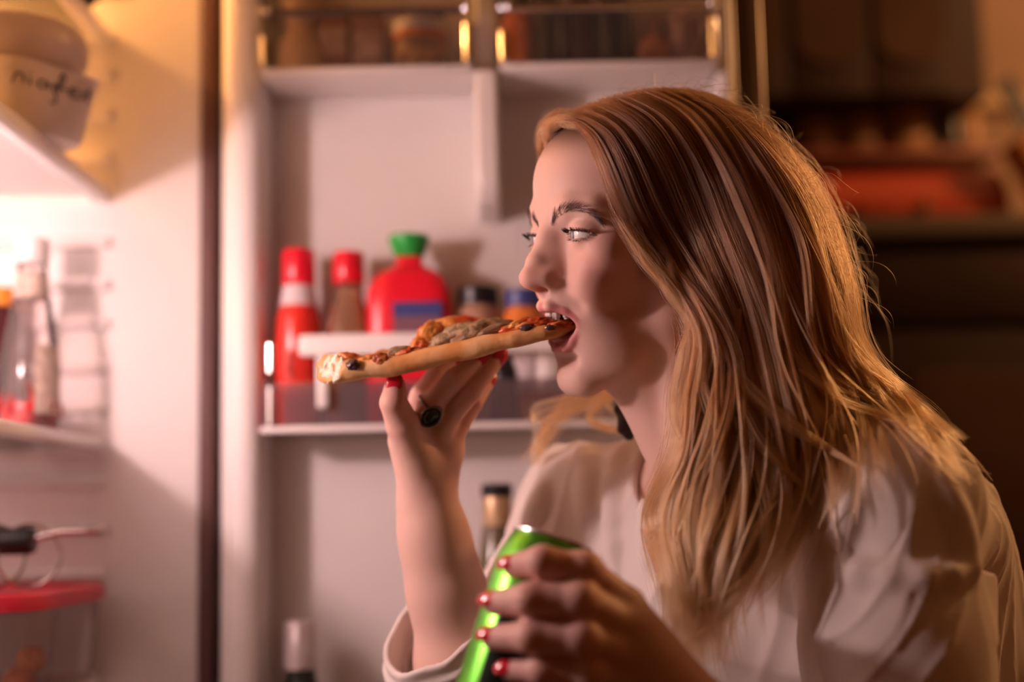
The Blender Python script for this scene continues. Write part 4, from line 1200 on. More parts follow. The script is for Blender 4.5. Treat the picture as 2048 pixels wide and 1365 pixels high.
# traced folds: (pixel path, depth offset handled by the surface itself)
V, Q = shirt.mesh((-.18, .86, .10), (.50, 1.46, .66), .0021)
V = relax(V, Q, 2, .5)
M_shirt = bpy.data.materials.new('cream_shirt'); M_shirt.use_nodes = True
nt = M_shirt.node_tree; b = nt.nodes['Principled BSDF']
b.inputs['Base Color'].default_value = (.87, .80, .76, 1); b.inputs['Roughness'].default_value = .7; b.inputs['Sheen Weight'].default_value = .25
b.inputs['Specular IOR Level'].default_value = .25
tr = nt.nodes.new('ShaderNodeBsdfTranslucent'); tr.inputs[0].default_value = (.80, .66, .58, 1)
mx = nt.nodes.new('ShaderNodeMixShader'); mx.inputs[0].default_value = .18
wv = nt.nodes.new('ShaderNodeTexNoise'); wv.inputs['Scale'].default_value = 700
tc = nt.nodes.new('ShaderNodeTexCoord'); nt.links.new(tc.outputs['Object'], wv.inputs['Vector'])
bp = nt.nodes.new('ShaderNodeBump'); bp.inputs['Strength'].default_value = .12; bp.inputs['Distance'].default_value = .0006
nt.links.new(wv.outputs['Fac'], bp.inputs['Height']); nt.links.new(bp.outputs[0], b.inputs['Normal'])
ou = nt.nodes['Material Output']
nt.links.new(b.outputs[0], mx.inputs[1]); nt.links.new(tr.outputs[0], mx.inputs[2]); nt.links.new(mx.outputs[0], ou.inputs[0])
sh = link_mesh('shirt', mesh_from('shirt', V, Q), M_shirt, person)
# dark knitted collar flap by the throat
poly = [(1231, 818), (1243, 800), (1262, 792), (1276, 812), (1287, 838), (1276, 862), (1258, 882), (1240, 866)]
cf = Field()
cp_ = [P(x, y, 1.215) for x, y in poly]; cc_ = np.mean(cp_, 0)
for i in range(len(cp_)):
    cf.u(sd_caps(cp_[i] * .8 + cc_ * .2, cc_, .0042, .0062), .006)
v, f = cf.mesh(cc_ - .035, cc_ + .035, .0013, 12)
link_mesh('collar_flap', mesh_from('collar_flap', v, f), mat('dark_knit', (.045, .030, .034), .85, bump=(500, .5, .001), sheen=.2), person)

# trousers and socks (below the frame), sitting cross-legged on the floor
tro = Field()
hipR, hipL = np.array([.345, 1.31, .125]), np.array([.345, 1.17, .125])
kR, kL = np.array([.03, 1.325, .095]), np.array([.14, .93, .095])
fR, fL = np.array([.20, 1.05, .055]), np.array([.28, 1.20, .062])
tro.u(sd_caps(hipR, hipL, .115, .115), .03); tro.u(sd_caps((hipR + hipL) / 2 + [0, 0, .05], WA, .115, .115), .04)
tro.chain([hipR, kR, fR], [.092, .064, .045], .03); tro.chain([hipL, kL, fL], [.092, .064, .045], .03)
def flr(p, d): return np.maximum(d, .002 - p[:, 2])
tro.w(flr)
v, f = tro.mesh((-.08, .80, -.01), (.52, 1.48, .34), .005, 12)
link_mesh('trousers', mesh_from('trousers', v, f), mat('dark_denim', (.03, .035, .06), .8), person)
for a, dr in ((fR, (-.04, -.10, -.012)), (fL, (.02, -.10, -.016))):
    so = Field(); a2 = a + np.array(dr)
    so.chain([a, a + (a2 - a) * .5 + [0, 0, -.002], a2], [.040, .036, .028], .02); so.w(flr)
    v, f = so.mesh(np.minimum(a, a2) - .06, np.maximum(a, a2) + .06, .004, 10)
    link_mesh('sock', mesh_from('sock', v, f), mat('grey_sock', (.25, .23, .22), .9), person)
# ------------------------------------------------------------------ hair
hv = Field()
def HE(c, r, k=.02):
    g = sd_ell(hw_(*c), np.array(r) * HS / 1000, HM); hv.u(g, k)
HE((-8, 0, 43), (91, 78, 80), .001)
for a, b, r1, r2 in (((1480, 420, 1.135), (1570, 650, 1.125), .075, .065), ((1570, 650, 1.125), (1560, 880, 1.09), .065, .060),
                     ((1560, 880, 1.09), (1480, 1120, 1.05), .055, .045), ((1480, 1120, 1.05), (1400, 1340, 1.03), .045, .028),
                     ((1410, 620, 1.10), (1420, 900, 1.08), .04, .045), ((1420, 900, 1.08), (1390, 1150, 1.05), .04, .035),
                     ((1620, 640, 1.12), (1740, 800, 1.10), .03, .025)):
    hv.u(sd_caps(P(*a), P(*b), r1, r2), .03)
class Uni:                                        # hair volume in front of the shirt
    def ev(s, p): return np.minimum(hv.ev(p), shirt.ev(p) - .007)
gx = np.arange(1040, 2060, 20.); gy = np.arange(150, 1400, 20.)
GX, GY = np.meshgrid(gx, gy, indexing='ij')
tp, tb_ = trace(np.stack([GX.ravel(), GY.ravel()], 1), Uni(), .80, 1.5, 0., 60)
YS_ = np.where(tb_ < .03, tp[:, 1], np.nan).reshape(GX.shape)
for _ in range(60):                                # fill and smooth the depth sheet
    pad = np.pad(YS_, 1, mode='edge')
    nb = np.stack([pad[1:-1, :-2], pad[1:-1, 2:], pad[:-2, 1:-1], pad[2:, 1:-1]])
    av = np.nanmean(np.where(np.isnan(nb), np.nan, nb), 0) if not np.isnan(nb).all(0).any() else np.array(np.ma.masked_invalid(nb).mean(0).filled(np.nan))
    YS_ = np.where(np.isnan(YS_), av, YS_)
YS_ = np.where(np.isnan(YS_), 1.12, YS_)
for _ in range(3):
    pad = np.pad(YS_, 1, mode='edge')
    YS_ = .5 * YS_ + .125 * (pad[1:-1, :-2] + pad[1:-1, 2:] + pad[:-2, 1:-1] + pad[2:, 1:-1])
def depth(px):
    x = np.clip((px[..., 0] - gx[0]) / 20, 0, len(gx) - 1.001); y = np.clip((px[..., 1] - gy[0]) / 20, 0, len(gy) - 1.001)
    i = x.astype(int); j = y.astype(int); u = x - i; v = y - j
    return YS_[i, j] * (1 - u) * (1 - v) + YS_[i + 1, j] * u * (1 - v) + YS_[i, j + 1] * (1 - u) * v + YS_[i + 1, j + 1] * u * v
def lift(px, dy):
    """pixel paths (..,2) + depth offset -> world"""
    Y = depth(px) + dy
    d = FW + ((px[..., 0] - W_PX / 2) / FPX)[..., None] * CR - ((px[..., 1] - H_PX / 2) / FPX)[..., None] * CU
    return CAM + d * (Y / d[..., 1])[..., None]
NP_ = 30
guides = [                                           # front to back, root -> tip, photo pixels
    [(1108, 243), (1150, 244), (1185, 285), (1212, 355), (1250, 440), (1300, 525), (1352, 592), (1390, 650), (1382, 720), (1364, 790), (1366, 860), (1362, 930), (1326, 1000), (1314, 1080), (1335, 1200), (1325, 1310)],
    [(1125, 234), (1180, 250), (1215, 310), (1248, 390), (1292, 475), (1345, 550), (1400, 620), (1425, 700), (1402, 800), (1390, 890), (1365, 980), (1345, 1080), (1360, 1200), (1390, 1330)],
    [(1150, 226), (1210, 250), (1255, 320), (1290, 410), (1340, 500), (1395, 585), (1440, 680), (1455, 780), (1448, 880), (1415, 1000), (1385, 1110), (1395, 1220), (1425, 1350)],
    [(1185, 211), (1255, 250), (1305, 330), (1345, 430), (1395, 530), (1440, 630), (1475, 740), (1490, 850), (1480, 960), (1440, 1080), (1420, 1190), (1440, 1320)],
    [(1225, 198), (1300, 240), (1355, 325), (1400, 430), (1445, 540), (1485, 650), (1515, 760), (1530, 870), (1520, 980), (1490, 1080), (1470, 1180), (1450, 1290)],
    [(1270, 186), (1350, 228), (1410, 315), (1455, 425), (1500, 540), (1535, 650), (1560, 760), (1575, 870), (1565, 980), (1540, 1080), (1510, 1160), (1455, 1230)],
    [(1315, 180), (1395, 222), (1460, 310), (1510, 420), (1550, 530), (1580, 640), (1605, 750), (1625, 850), (1625, 950), (1610, 1040), (1585, 1120), (1530, 1190)],
    [(1355, 181), (1435, 228), (1505, 320), (1555, 430), (1595, 540), (1620, 640), (1640, 730), (1680, 800), (1720, 870), (1715, 940), (1710, 1000)],
    [(1395, 187), (1470, 240), (1545, 335), (1600, 445), (1635, 550), (1652, 640), (1672, 715), (1730, 770), (1800, 830), (1850, 890), (1890, 950)],
    [(1430, 200), (1500, 258), (1580, 355), (1635, 460), (1666, 560), (1672, 640), (1690, 705), (1745, 755), (1815, 815), (1865, 880), (1930, 965)],
    [(1462, 222), (1530, 285), (1608, 385), (1652, 485), (1674, 575), (1676, 645), (1700, 700), (1752, 745), (1822, 805), (1868, 862)],
]
GP = np.stack([spline(g, NP_) for g in guides])
NG = len(guides)
# cumulative arc per guide keeps strands evenly parametrised
def resample(c, n):
    s = np.r_[0, np.cumsum(np.linalg.norm(np.diff(c, axis=0), axis=1))]; t = np.linspace(0, s[-1], n)
    return np.stack([np.interp(t, s, c[:, k]) for k in range(c.shape[1])], 1)
GP = np.stack([resample(g, NP_) for g in GP])
rh = np.random.default_rng(12)
strands = []; radii = []; tints = []
T = np.linspace(0, 1, NP_)
def add_locks(n_locks, per, g_lo, g_hi, dlo, dhi, spread_px, clump, wave_px, len_lo, len_hi, rad, t_bias=0., flick=30.):
    for _ in range(n_locks):
        g = rh.uniform(g_lo, g_hi); i = min(int(g), NG - 2); u = g - i
        base = GP[i] * (1 - u) + GP[i + 1] * u
        dl = rh.uniform(dlo, dhi)
        ph1, ph2 = rh.uniform(0, 6.28, 2); fr = rh.uniform(.8, 2.0)
        amp = wave_px * rh.uniform(.3, 1.3)
        drift = rh.normal(0, 1) * spread_px * .5
        w = np.stack([np.sin(T * 6.28 * fr + ph1), .4 * np.sin(T * 6.28 * fr * .8 + ph2)], 1) * (amp * (T ** 1.2))[:, None]
        w[:, 0] += drift * T ** 1.5 + rh.normal(0, 1) * flick * (.3 if g > 7.3 else 1.) * np.clip((T - .55) / .45, 0, 1) ** 2.2
        w[:, 1] -= abs(rh.normal(0, .35)) * flick * (.3 if g > 7.3 else 1.) * np.clip((T - .7) / .3, 0, 1) ** 2
        cen = base + w
        dz = .012 * np.sin(T * 6.28 * fr * .7 + ph2) * T * rh.uniform(.2, 1)
        Ln = rh.uniform(len_lo, len_hi)
        tl_ = rh.normal(0, .10) + t_bias
        kk_ = np.clip((T - .35) / .4, 0, 1); w[:, 0] += 13 * np.sin(T * 15 + .55 * g) * kk_
        cen = base + w
        for _s in range(per):
            off = rh.normal(0, 1, 2) * spread_px * np.array([1, .35]); od = rh.normal(0, 1) * .0035
            cl = (1 - clump * np.clip(T * 1.2, 0, 1) ** .7)
            L = Ln * rh.uniform(.88, 1.06)
            L = min(L, 1.02)
            TT = np.clip(T * L, 0, 1)
            px_ = np.stack([np.interp(TT, T, cen[:, 0]), np.interp(TT, T, cen[:, 1])], 1)
            if L > 1: px_ = px_ + (np.maximum(T * L - 1, 0) * 700)[:, None] * (cen[-1] - cen[-2]) / (np.linalg.norm(cen[-1] - cen[-2]) + 1e-6)
            fz = rh.uniform(0, 6.28); fa = rh.uniform(.5, 2.2)
            px_ = px_ + off * cl[:, None] * (.35 + .65 * np.clip(T * 4, 0, 1))[:, None] + np.stack([np.sin(T * 14 + fz), np.cos(T * 11 + fz)], 1) * (fa * T)[:, None]
            dd = np.interp(TT, T, dl + dz) + od * cl
            strands.append(lift(px_, dd)); r0 = rad * rh.uniform(.7, 1.25)
            radii.append(r0 * np.clip((1.02 - T) * 5, .15, 1) * np.clip(.6 + T * 4, 0, 1))
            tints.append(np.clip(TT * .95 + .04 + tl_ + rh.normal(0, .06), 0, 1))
# inner mass, then surface locks, then loose ones
add_locks(200, 36, 0.15, 10.0, .018, .048, 26, .35, 8, .78, .98, .00017, 0., 16)
add_locks(115, 74, 0.05, 10.0, .002, .016, 20, .70, 22, .84, 1.03, .00015, 0., 26)
add_locks(130, 50, 0.05, 10.0, -.004, .008, 13, .74, 32, .80, 1.04, .00014, 0., 34)
add_locks(95, 24, 0.0, 9.6, -.012, .002, 6, .86, 44, .72, 1.05, .00013, 0., 45)
add_locks(40, 40, 0.0, 0.75, -.004, .006, 11, .45, 5, .92, 1.0, .00015, 0., 12)      # front swoop
# wispy outer edge
add_locks(80, 12, 7.5, 10.0, -.010, .03, 24, .30, 30, .40, .72, .00010, 0., 30)

def free(px3, n, spread, rad, tint0, tint1, jit=.006, clump=.5, wob=.004):
    """locks given as world-depth pixel paths (x, y, Y)"""
    c = spline([P(*q) for q in px3], NP_)
    for _ in range(n):
        o = rh.normal(0, 1, 3) * np.array([1, 1, .6]) * spread
        f = rh.uniform(0, 6.28, 3); k = rh.uniform(4, 10)
        p = c + o * (1 - clump * T)[:, None] * np.clip(.4 + T * 3, 0, 1)[:, None] + np.stack([np.sin(T * k + f[0]), np.sin(T * k + f[1]), np.sin(T * k + f[2])], 1) * (wob * T * rh.uniform(.2, 1))[:, None]
        strands.append(p); radii.append(rad * rh.uniform(.7, 1.2) * np.clip((1.02 - T) * 5, .15, 1))
        tints.append(np.clip(tint0 + (tint1 - tint0) * T + rh.normal(0, .06), 0, 1))
# far-side hair behind the throat
for k in range(9):
    e = rh.normal(0, 1.3, 4)
    free([(1300, 700, 1.25), (1262 + 6 * e[0], 765, 1.27), (1190 + 26 * e[1], 800 + 12 * e[0], 1.285), (1130 + 22 * e[1], 835 + 16 * e[2], 1.29), (1088 + 14 * e[2], 890 + 12 * e[1], 1.285), (1072 + 10 * e[3], 930, 1.28)], 16, .0030, .00016, .50, .85, wob=.003)
for k in range(9):
    e = rh.normal(0, 1, 3)
    free([(1290, 700, 1.24), (1250, 770, 1.255), (1205 + 14 * e[0], 800, 1.262), (1190 + 16 * e[1], 838, 1.262), (1212 + 12 * e[0], 858, 1.258), (1240 + 8 * e[2], 862, 1.25)], 8, .002, .00015, .5, .85)
# far side of the forehead and the tuft above it
for k in range(14):
    e = rh.normal(0, 1, 3)
    free([(1150 + 20 * e[0], 232 + 4 * e[1], 1.155), (1118 + 6 * e[1], 236 + 5 * e[0], 1.17), (1097 + 3 * e[2], 256 + 5 * e[0], 1.185), (1090 + 3 * e[0], 290 + 6 * e[1], 1.20), (1100 + 4 * e[1], 340, 1.225), (1130, 420, 1.25)], 36, .004, .00016, .25, .75, wob=.002)
for k in range(16):                                   # short tuft along the hairline
    e = rh.normal(0, 1, 3)
    free([(1098 + 5 * e[0], 296 + 6 * e[1], 1.118), (1096 + 4 * e[1], 268 + 6 * e[2], 1.114), (1112 + 8 * e[0], 246 + 4 * e[1], 1.106), (1142 + 8 * e[2], 243 + 5 * e[0], 1.096), (1172 + 8 * e[1], 268 + 8 * e[2], 1.088)], 22, .0026, .00012, .35, .75, wob=.003)
for k in range(26):
    e = rh.normal(0, 1, 3); 
    free([(1110 + 14 * e[0], 262 + 4 * e[1], 1.12), (1130 + 12 * e[0], 240 + 4 * e[1], 1.11), (1165 + 8 * e[0], 246 + 5 * e[2], 1.095), (1192 + 6 * e[1], 296, 1.085), (1215 + 8 * e[2], 360, 1.078), (1250 + 9 * e[2], 442, 1.072), (1300 + 8 * e[0], 525, 1.066), (1352 + 8 * e[1], 590, 1.060), (1398 + 9 * e[2], 660, 1.055), (1418 + 10 * e[0], 760, 1.05)], 26, .0028, .00014, .10, .85, wob=.002)
# single locks traced from the photograph, lying on the hair and shirt
def pxlock(path, n, spread, dy, t0, t1, rad=.00014, taper=.8):
    c = resample(spline(path, NP_), NP_)
    for _ in range(n):
        o = rh.normal(0, 1, 2) * spread; f_ = rh.uniform(0, 6.28)
        k = (1 - taper * np.clip((T - .5) * 2, 0, 1)) * (.4 + .6 * np.clip(T * 3, 0, 1))
        p = c + o * k[:, None] + np.stack([np.sin(T * 9 + f_), np.cos(T * 7 + f_)], 1) * (1.6 * T)[:, None]
        strands.append(lift(p, dy + rh.normal(0, .0015) * k)); radii.append(rad * rh.uniform(.7, 1.2) * np.clip((1.02 - T) * 5, .15, 1))
        tints.append(np.clip(t0 + (t1 - t0) * T + rh.normal(0, .05), 0, 1))
for path, n, sp in (
        ([(1440, 690), (1500, 780), (1580, 850), (1660, 900), (1718, 936)], 60, 7), ([(1455, 750), (1510, 870), (1560, 930), (1600, 970), (1622, 1010)], 55, 7),
        ([(1470, 840), (1520, 960), (1535, 1060), (1500, 1150), (1395, 1212)], 50, 6), ([(1560, 870), (1576, 980), (1560, 1080), (1500, 1170), (1440, 1240), (1365, 1292)], 60, 7),
        ([(1575, 600), (1598, 700), (1640, 775), (1680, 812), (1655, 846)], 50, 6), ([(1535, 590), (1580, 690), (1640, 760), (1712, 792)], 50, 6),
        ([(1345, 930), (1318, 1000), (1316, 1050), (1292, 1092)], 36, 5), ([(1690, 870), (1716, 950), (1712, 1050)], 14, 3),
        ([(1655, 540), (1690, 640), (1702, 715), (1738, 742)], 30, 5), ([(1420, 640), (1405, 760), (1440, 880), (1430, 1000), (1400, 1120), (1420, 1250)], 60, 7),
        ([(1480, 620), (1470, 740), (1500, 860), (1490, 980), (1450, 1100), (1440, 1230)], 60, 7), ([(1380, 640), (1352, 740), (1345, 830), (1372, 900)], 40, 5),
        ([(1600, 740), (1680, 800), (1760, 830), (1830, 860), (1880, 930)], 50, 6), ([(1610, 720), (1700, 775), (1790, 810), (1850, 870)], 50, 6)):
    pxlock(path, n, sp, -.006 - .004 * rh.uniform(), .50, .92)
# flyaways
for k in range(230):
    t0 = rh.uniform(0, 1); i = rh.uniform(7.5, 10.0); b_ = GP[int(min(i, 9))]
    j = rh.integers(1, 15); s0 = b_[j] + rh.normal(0, 10, 2)
    ang = rh.uniform(-.9, .5); ln = rh.uniform(60, 190); dirx = np.array([math.cos(ang), math.sin(ang)]) * .6 + np.array([.1, .7])
    bend = rh.uniform(-40, 60)
    Y0 = rh.uniform(1.06, 1.2)
    pts = [(s0[0] + dirx[0] * ln * t + 26 * math.sin(3.1 * t) , s0[1] + dirx[1] * ln * t + bend * t * t - 26 * math.sin(2.6 * t), Y0) for t in np.linspace(0, 1, 6)]
    free(pts, 1, .001, .00011, .7, .95, wob=.006)
for k in range(46):
    x0 = rh.uniform(1095, 1480); i = int(np.argmin(np.abs(GP[:, 0, 0] - x0))); y0 = GP[i, 0, 1] + 6
    dxx = rh.normal(20, 35); up = rh.uniform(5, 40)
    free([(x0, y0, 1.14), (x0 + dxx * .4, y0 - up, 1.14), (x0 + dxx, y0 - up * .8, 1.14), (x0 + dxx * 1.6, y0 + 10, 1.13)], 1, .001, .00008, .35, .7, wob=.003)

M_hair = bpy.data.materials.new('blonde_hair'); M_hair.use_nodes = True
nt = M_hair.node_tree; nt.nodes.clear()
o_ = nt.nodes.new('ShaderNodeOutputMaterial'); hb = nt.nodes.new('ShaderNodeBsdfHairPrincipled')
hb.model = 'CHIANG'; hb.parametrization = 'COLOR'
hb.inputs['Roughness'].default_value = .40; hb.inputs['Radial Roughness'].default_value = .55; hb.inputs['Random Roughness'].default_value = .2
at = nt.nodes.new('ShaderNodeAttribute'); at.attribute_name = 'tint'
rp_ = nt.nodes.new('ShaderNodeValToRGB'); cr_ = rp_.color_ramp
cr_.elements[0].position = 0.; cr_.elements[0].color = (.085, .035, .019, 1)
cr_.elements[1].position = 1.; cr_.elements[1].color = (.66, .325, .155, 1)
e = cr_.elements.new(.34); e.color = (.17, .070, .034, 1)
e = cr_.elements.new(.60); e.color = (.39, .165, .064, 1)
nt.links.new(at.outputs['Fac'], rp_.inputs[0]); nt.links.new(rp_.outputs[0], hb.inputs['Color']); nt.links.new(hb.outputs[0], o_.inputs[0])
print('strands', len(strands))
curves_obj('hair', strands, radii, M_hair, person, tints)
# ------------------------------------------------------------------ pizza slice
pz = empty('pizza_slice', P(900, 720, 1.16), 'pizza slice with golden crust held to her mouth', 'pizza')
YP = 1.128
rim_px = [(652, 738, 1.146), (700, 740, 1.140), (779, 734, 1.134), (840, 721, 1.130), (904, 706, 1.125), (1029, 678, 1.112), (1107, 663, 1.108), (1146, 654, 1.116)]
RP = spline([P(*q) for q in rim_px], 60)
M_crust = mat('baked_crust', (.68, .30, .09), .55, spec=.35, sss=.08, sscale=.004, noise=(32, (.76, .47, .23), .38, .68), bump=(120, .5, .002))
M_crumb = mat('white_crumb', (.88, .77, .62), .85, noise=(120, (.55, .36, .20), .60, .75), bump=(260, .8, .002))
M_sauce = mat('tomato_cheese', (.55, .085, .02), .3, spec=.55, noise=(55, (.78, .36, .09), .42, .62), bump=(110, .7, .004))
M_mush = mat('mushroom', (.36, .24, .13), .5, noise=(60, (.22, .13, .07), .4, .6))
M_meat = mat('grey_meat', (.42, .28, .15), .6, noise=(160, (.20, .15, .07), .42, .58), bump=(300, .8, .002))
M_olive = mat('olive', (.10, .05, .055), .25, spec=.6)
M_bread = mat('bread_base', (.78, .55, .33), .7, noise=(60, (.60, .36, .18), .4, .62), bump=(200, .4, .001))
tilt = np.array([0, .98, .185]); tilt /= np.linalg.norm(tilt)           # slice rises away from the camera
rng = np.random.default_rng(3)
# rim: flattened, slightly uneven roll
pf = Field()
rr = np.interp(np.linspace(0, 1, 60), [0, .06, .13, .2, .3, .55, .8, 1], [.0120, .0112, .0098, .0078, .0080, .0084, .0062, .0030])
for i in range(0, 59, 3):
    j = min(i + 3, 59)
    pf.u(sd_caps(RP[i], RP[j], rr[i], rr[j]), .0004)
wv_ = wave(21, 10, 25, 70)
pf.w(lambda p, d: d + .00025 * wv_(p).sum(1) * .6)
endp = RP[3] + np.array([0, -.004, 0]); endn = np.array([-.66, -.75, .05]); endn /= np.linalg.norm(endn)
pf.w(lambda p, d: np.maximum(d, (p - endp) @ endn + .0008 * wv_(p * 3).sum(1) * .4))
v, f = pf.mesh(RP.min(0) - .02, RP.max(0) + .02, .0014)
link_mesh('crust', mesh_from('crust', v, f), M_crust, pz)
# torn crumb face on the end
cfld = Field().u(sd_ell(endp + endn * .0006 + np.array([-.0005, .003, .0]), (.0022, .0150, .0112), np.stack([endn, np.cross([0, 0, 1.], endn), [0, 0, 1.]], 1)), .001)
cfld.w(lambda p, d: d + .0007 * wv_(p * 4).sum(1) * .4)
v, f = cfld.mesh(endp - .022, endp + .022, .0011, 12)
link_mesh('crumb', mesh_from('crumb', v, f), M_crumb, pz)
# flat base and topping layer behind the rim, narrowing to the far side
def sheet(name, t0, t1, off, thick, m, depth, rag=0., step=.0):
    n1, n2 = 60, 22; vv = []; ff = []
    for side in (0, 1):
        for i in range(n1):
            s = i / (n1 - 1); c = RP[int(round((t0 + (t1 - t0) * s) * 59))] if False else RP[0] + 0
            x = (t0 + (t1 - t0) * s) * 59; i0 = min(int(x), 58); c = RP[i0] * (1 - (x - i0)) + RP[i0 + 1] * (x - i0)
            for j in range(n2):
                u = j / (n2 - 1)
                dd = depth(s) * u
                mid = RP[34]
                conv = (mid - c) * (u * .55)
                p = c + tilt * dd + conv * np.array([1, 1, .6])
                hgt = off + (thick if side == 1 else 0)
                if side == 1 and rag:
                    hgt += rag * (mnoise.noise(Vector(p * 60)) + .6 * mnoise.noise(Vector(p * 140)))
                vv.append(p + np.array([0, -.185, .98]) * hgt)
    N = n1 * n2
    for i in range(n1 - 1):
        for j in range(n2 - 1):
            a = i * n2 + j
            ff.append((a, a + 1, a + n2 + 1, a + n2)); ff.append((N + a, N + a + n2, N + a + n2 + 1, N + a + 1))
    for i in range(n1 - 1):
        for j in (0, n2 - 1):
            a = i * n2 + j; ff.append((a, a + n2, N + a + n2, N + a))
    for j in range(n2 - 1):
        for i in (0, n1 - 1):
            a = i * n2 + j; ff.append((a, N + a, N + a + 1, a + 1))
    me = bpy.data.meshes.new(name); me.from_pydata([tuple(q) for q in vv], [], ff); me.update()
    return link_mesh(name, me, m, pz)
sheet('dough', .015, .99, -.006, .008, M_bread, lambda s: .105)
sheet('topping_layer', .03, .985, .002, .0045, M_sauce, lambda s: .10, .0035)
def blob(name, c, r, m, seed, amp=.3, rot=0.):
    bm = bmesh.new(); bmesh.ops.create_icosphere(bm, subdivisions=4, radius=1)
    cr, sr = math.cos(rot), math.sin(rot)
    for v in bm.verts:
        n = v.co + Vector((seed * 3.1, seed, 0)); k = 1 + amp * mnoise.noise(n * 1.7) + amp * .6 * mnoise.noise(n * 4.5)
        x, y, z = v.co.x * r[0] * k, v.co.y * r[1] * k, v.co.z * r[2] * k
        v.co = Vector((c[0] + x * cr - z * sr, c[1] + y, c[2] + x * sr + z * cr))
    me = bpy.data.meshes.new(name); bm.to_mesh(me); bm.free()
    return link_mesh(name, me, m, pz)
blob('meat_mound', P(945, 672, 1.160), (.034, .022, .0125), M_meat, 1, .22, .22)
blob('meat_mound', P(900, 686, 1.155), (.018, .014, .009), M_meat, 2, .25, .25)
blob('cheese_bubble', P(862, 670, 1.178), (.012, .010, .011), M_sauce, 3, .3)
blob('cheese_bubble', P(915, 656, 1.185), (.026, .012, .009), M_sauce, 9, .25, .1)
blob('cheese_bubble', P(845, 690, 1.165), (.010, .008, .007), M_sauce, 15, .25, .1)
blob('mushroom_slice', P(985, 662, 1.126), (.013, .006, .0045), M_mush, 4, .12, .35)
blob('mushroom_slice', P(800, 703, 1.142), (.0105, .007, .0045), M_mush, 5, .15, .1)
blob('sauce_lump', P(1040, 656, 1.120), (.015, .010, .0065), M_sauce, 6, .35, .25)
blob('sauce_lump', P(1072, 651, 1.116), (.015, .010, .0058), M_sauce, 7, .35, .2)
blob('sauce_lump', P(1112, 653, 1.112), (.014, .009, .0036), M_sauce, 12, .35, .15)
blob('sauce_lump', P(745, 722, 1.140), (.012, .008, .0045), M_sauce, 8, .35, .0)
blob('sauce_lump', P(702, 722, 1.146), (.011, .008, .0060), M_sauce, 18, .35, -.2)
blob('sauce_lump', P(818, 705, 1.136), (.010, .006, .0035), M_sauce, 16, .35, .2)
blob('olive_piece', P(1053, 657, 1.106), (.0050, .003, .0035), M_olive, 10, .15)
blob('olive_piece', P(1100, 656, 1.104), (.0045, .003, .0025), M_olive, 20, .15)
blob('olive_piece', P(706, 730, 1.130), (.0055, .004, .0045), M_olive, 11, .25, .3)
blob('burnt_spot', P(764, 722, 1.129), (.007, .003, .0060), mat('burnt_sauce', (.33, .07, .02), .4, noise=(90, (.6, .2, .06), .4, .6)), 13, .4, -.5)

# ------------------------------------------------------------------ beer can
M_cang = mat('green_can', (.15, .60, .055), .30, metal=.75, spec=.6)
M_canl = mat('can_dark_label', (.012, .022, .016), .3, metal=.3)
M_alu = mat('aluminium', (.75, .72, .71), .25, metal=1.)
ct, cb = P(1107, 1078, .968), P(957, 1566, .950)
axd = (cb - ct) / np.linalg.norm(cb - ct); Lc = .166
bot = ct + axd * Lc
cn = empty('drink_can', bot, 'green drink can with dark label gripped in her hand', 'can')
A = -axd
prof = [(.001, .006), (.020, .004), (.024, 0), (.027, .003), (.0325, .013), (.033, .018), (.033, Lc - .022), (.0325, Lc - .019), (.0285, Lc - .006), (.0268, Lc - .003)]
MB().lathe(bot, prof, 64, axis=A).build('can_body', M_cang, cn)
MB().lathe(bot, [(.0268, Lc - .0032), (.0280, Lc - .002), (.0280, Lc - .0004), (.0268, Lc), (.0256, Lc - .001), (.0250, Lc - .006), (.001, Lc - .006)], 56, axis=A).build('can_rim', M_alu, cn)
# dark label band as a curved patch on the camera side
v = []; f = []; NS = 30; NR = 24
qd = Vector((0, 0, 1)).rotation_difference(Vector(A))
ex, ey = np.array(qd @ Vector((1, 0, 0))), np.array(qd @ Vector((0, 1, 0)))
for j in range(NR):
    h = .010 + (Lc - .050) * j / (NR - 1)
    for k in range(NS):
        wd = 1.15 * (1 - max(0., (j / (NR - 1) - .85) / .15) ** 2 * .35)
        a = -math.pi / 2 + .52 + (-.5 + k / (NS - 1)) * 2 * wd
        v.append(bot + A * h + .0332 * (math.cos(a) * ex + math.sin(a) * ey))
for j in range(NR - 1):
    for k in range(NS - 1): f.append((j * NS + k, j * NS + k + 1, (j + 1) * NS + k + 1, (j + 1) * NS + k))
MB().add(v, f).build('can_label', M_canl, cn)
v = []; f = []
for a0, h0, w_, h_ in ((-2.02, Lc - .060, .05, .006), (-1.88, Lc - .061, .04, .007), (-1.76, Lc - .060, .05, .005), (-1.62, Lc - .061, .04, .006)):
    n_ = len(v)
    for (da, dh) in ((-w_, 0), (w_, 0), (w_, h_), (-w_, h_)):
        a = a0 + da; v.append(bot + A * (h0 + dh) + .0334 * (math.cos(a) * ex + math.sin(a) * ey))
    f.append((n_, n_ + 1, n_ + 2, n_ + 3))
MB().add(v, f).build('label_print', M_cap, cn)

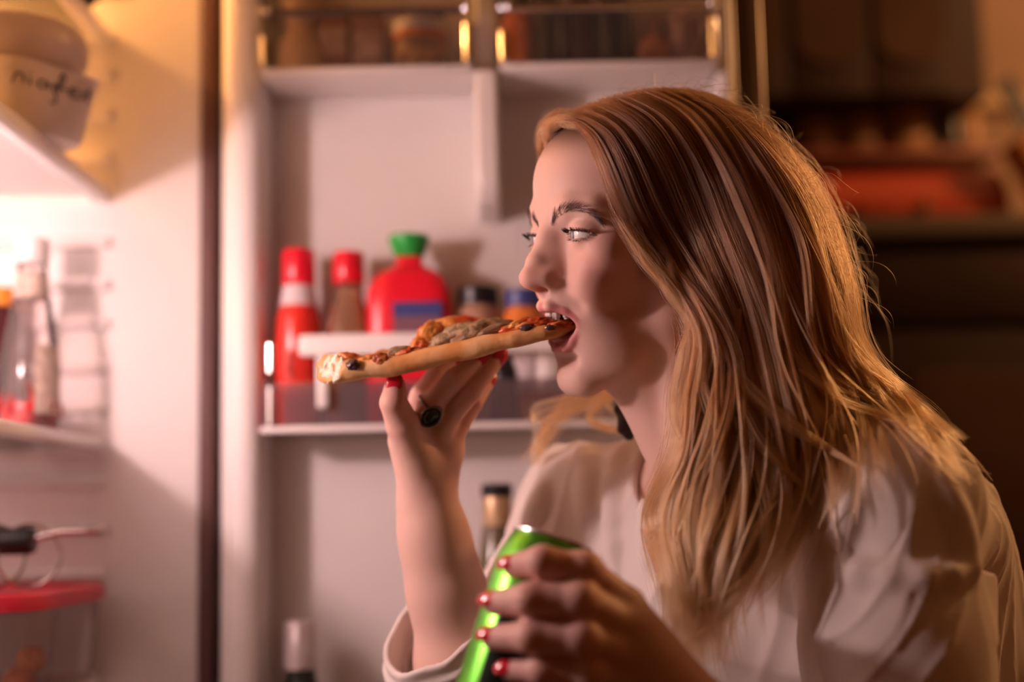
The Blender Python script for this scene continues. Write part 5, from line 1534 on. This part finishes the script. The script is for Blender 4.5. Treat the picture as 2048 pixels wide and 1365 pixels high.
# ------------------------------------------------------------------ ring on her finger
M_dsil = mat('dark_silver', (.30, .28, .27), .25, metal=1.)
M_stone = mat('dark_green_stone', (.012, .030, .026), .06, spec=.8, coat=1.)
a_, b_ = P(*R_mid[1]), P(*R_mid[2]); fd = (b_ - a_) / np.linalg.norm(b_ - a_)
rc = a_ + fd * .0025
rg = empty('finger_ring', rc, 'dark silver ring with oval stone on the hand under the pizza', 'ring')
n1_ = np.cross(fd, [0, 0, 1.]); n1_ /= np.linalg.norm(n1_); n2_ = np.cross(fd, n1_)
MB().tube([rc + .0113 * (math.cos(t) * n1_ + math.sin(t) * n2_) for t in np.linspace(0, 2 * math.pi, 41)], .0013, 8, caps=False).build('band', M_dsil, rg)
outw = np.array([.10, -1, -.15]); outw -= fd * (outw @ fd); outw /= np.linalg.norm(outw)
sc_ = P(862, 834, 1.1565)
sdv = np.cross(outw, fd)
lng = fd * .15 + np.array([.75, 0, .55]); lng -= outw * (lng @ outw); lng /= np.linalg.norm(lng); sht = np.cross(outw, lng)
def oval(r1, r2, h0, h1, top):
    v = []; f = []; n = 32
    prof = [(1., h0), (1.02, (h0 + h1) / 2), (.94, h1), (.6, h1 + top * .7), (.25, h1 + top), (.01, h1 + top * 1.02)]
    for s, h in prof:
        for k in range(n):
            t = 2 * math.pi * k / n; v.append(sc_ + lng * r1 * s * math.cos(t) + sht * r2 * s * math.sin(t) + outw * h)
    for i in range(len(prof) - 1):
        for k in range(n): f.append((i * n + k, i * n + (k + 1) % n, (i + 1) * n + (k + 1) % n, (i + 1) * n + k))
    f.append(tuple(range(n))[::-1])
    return MB().add(v, f)
oval(.0105, .0075, -.003, .0005, .0).build('bezel', M_dsil, rg)
oval(.0086, .0058, -.001, .0010, .0016).build('stone', M_stone, rg)
pts_ = [sc_ + lng * .0098 * math.cos(t) + sht * .0069 * math.sin(t) + outw * .0012 for t in np.linspace(0, 2 * math.pi, 49)]
MB().tube(pts_, .0010, 8, caps=False).build('bezel_rim', M_dsil, rg)
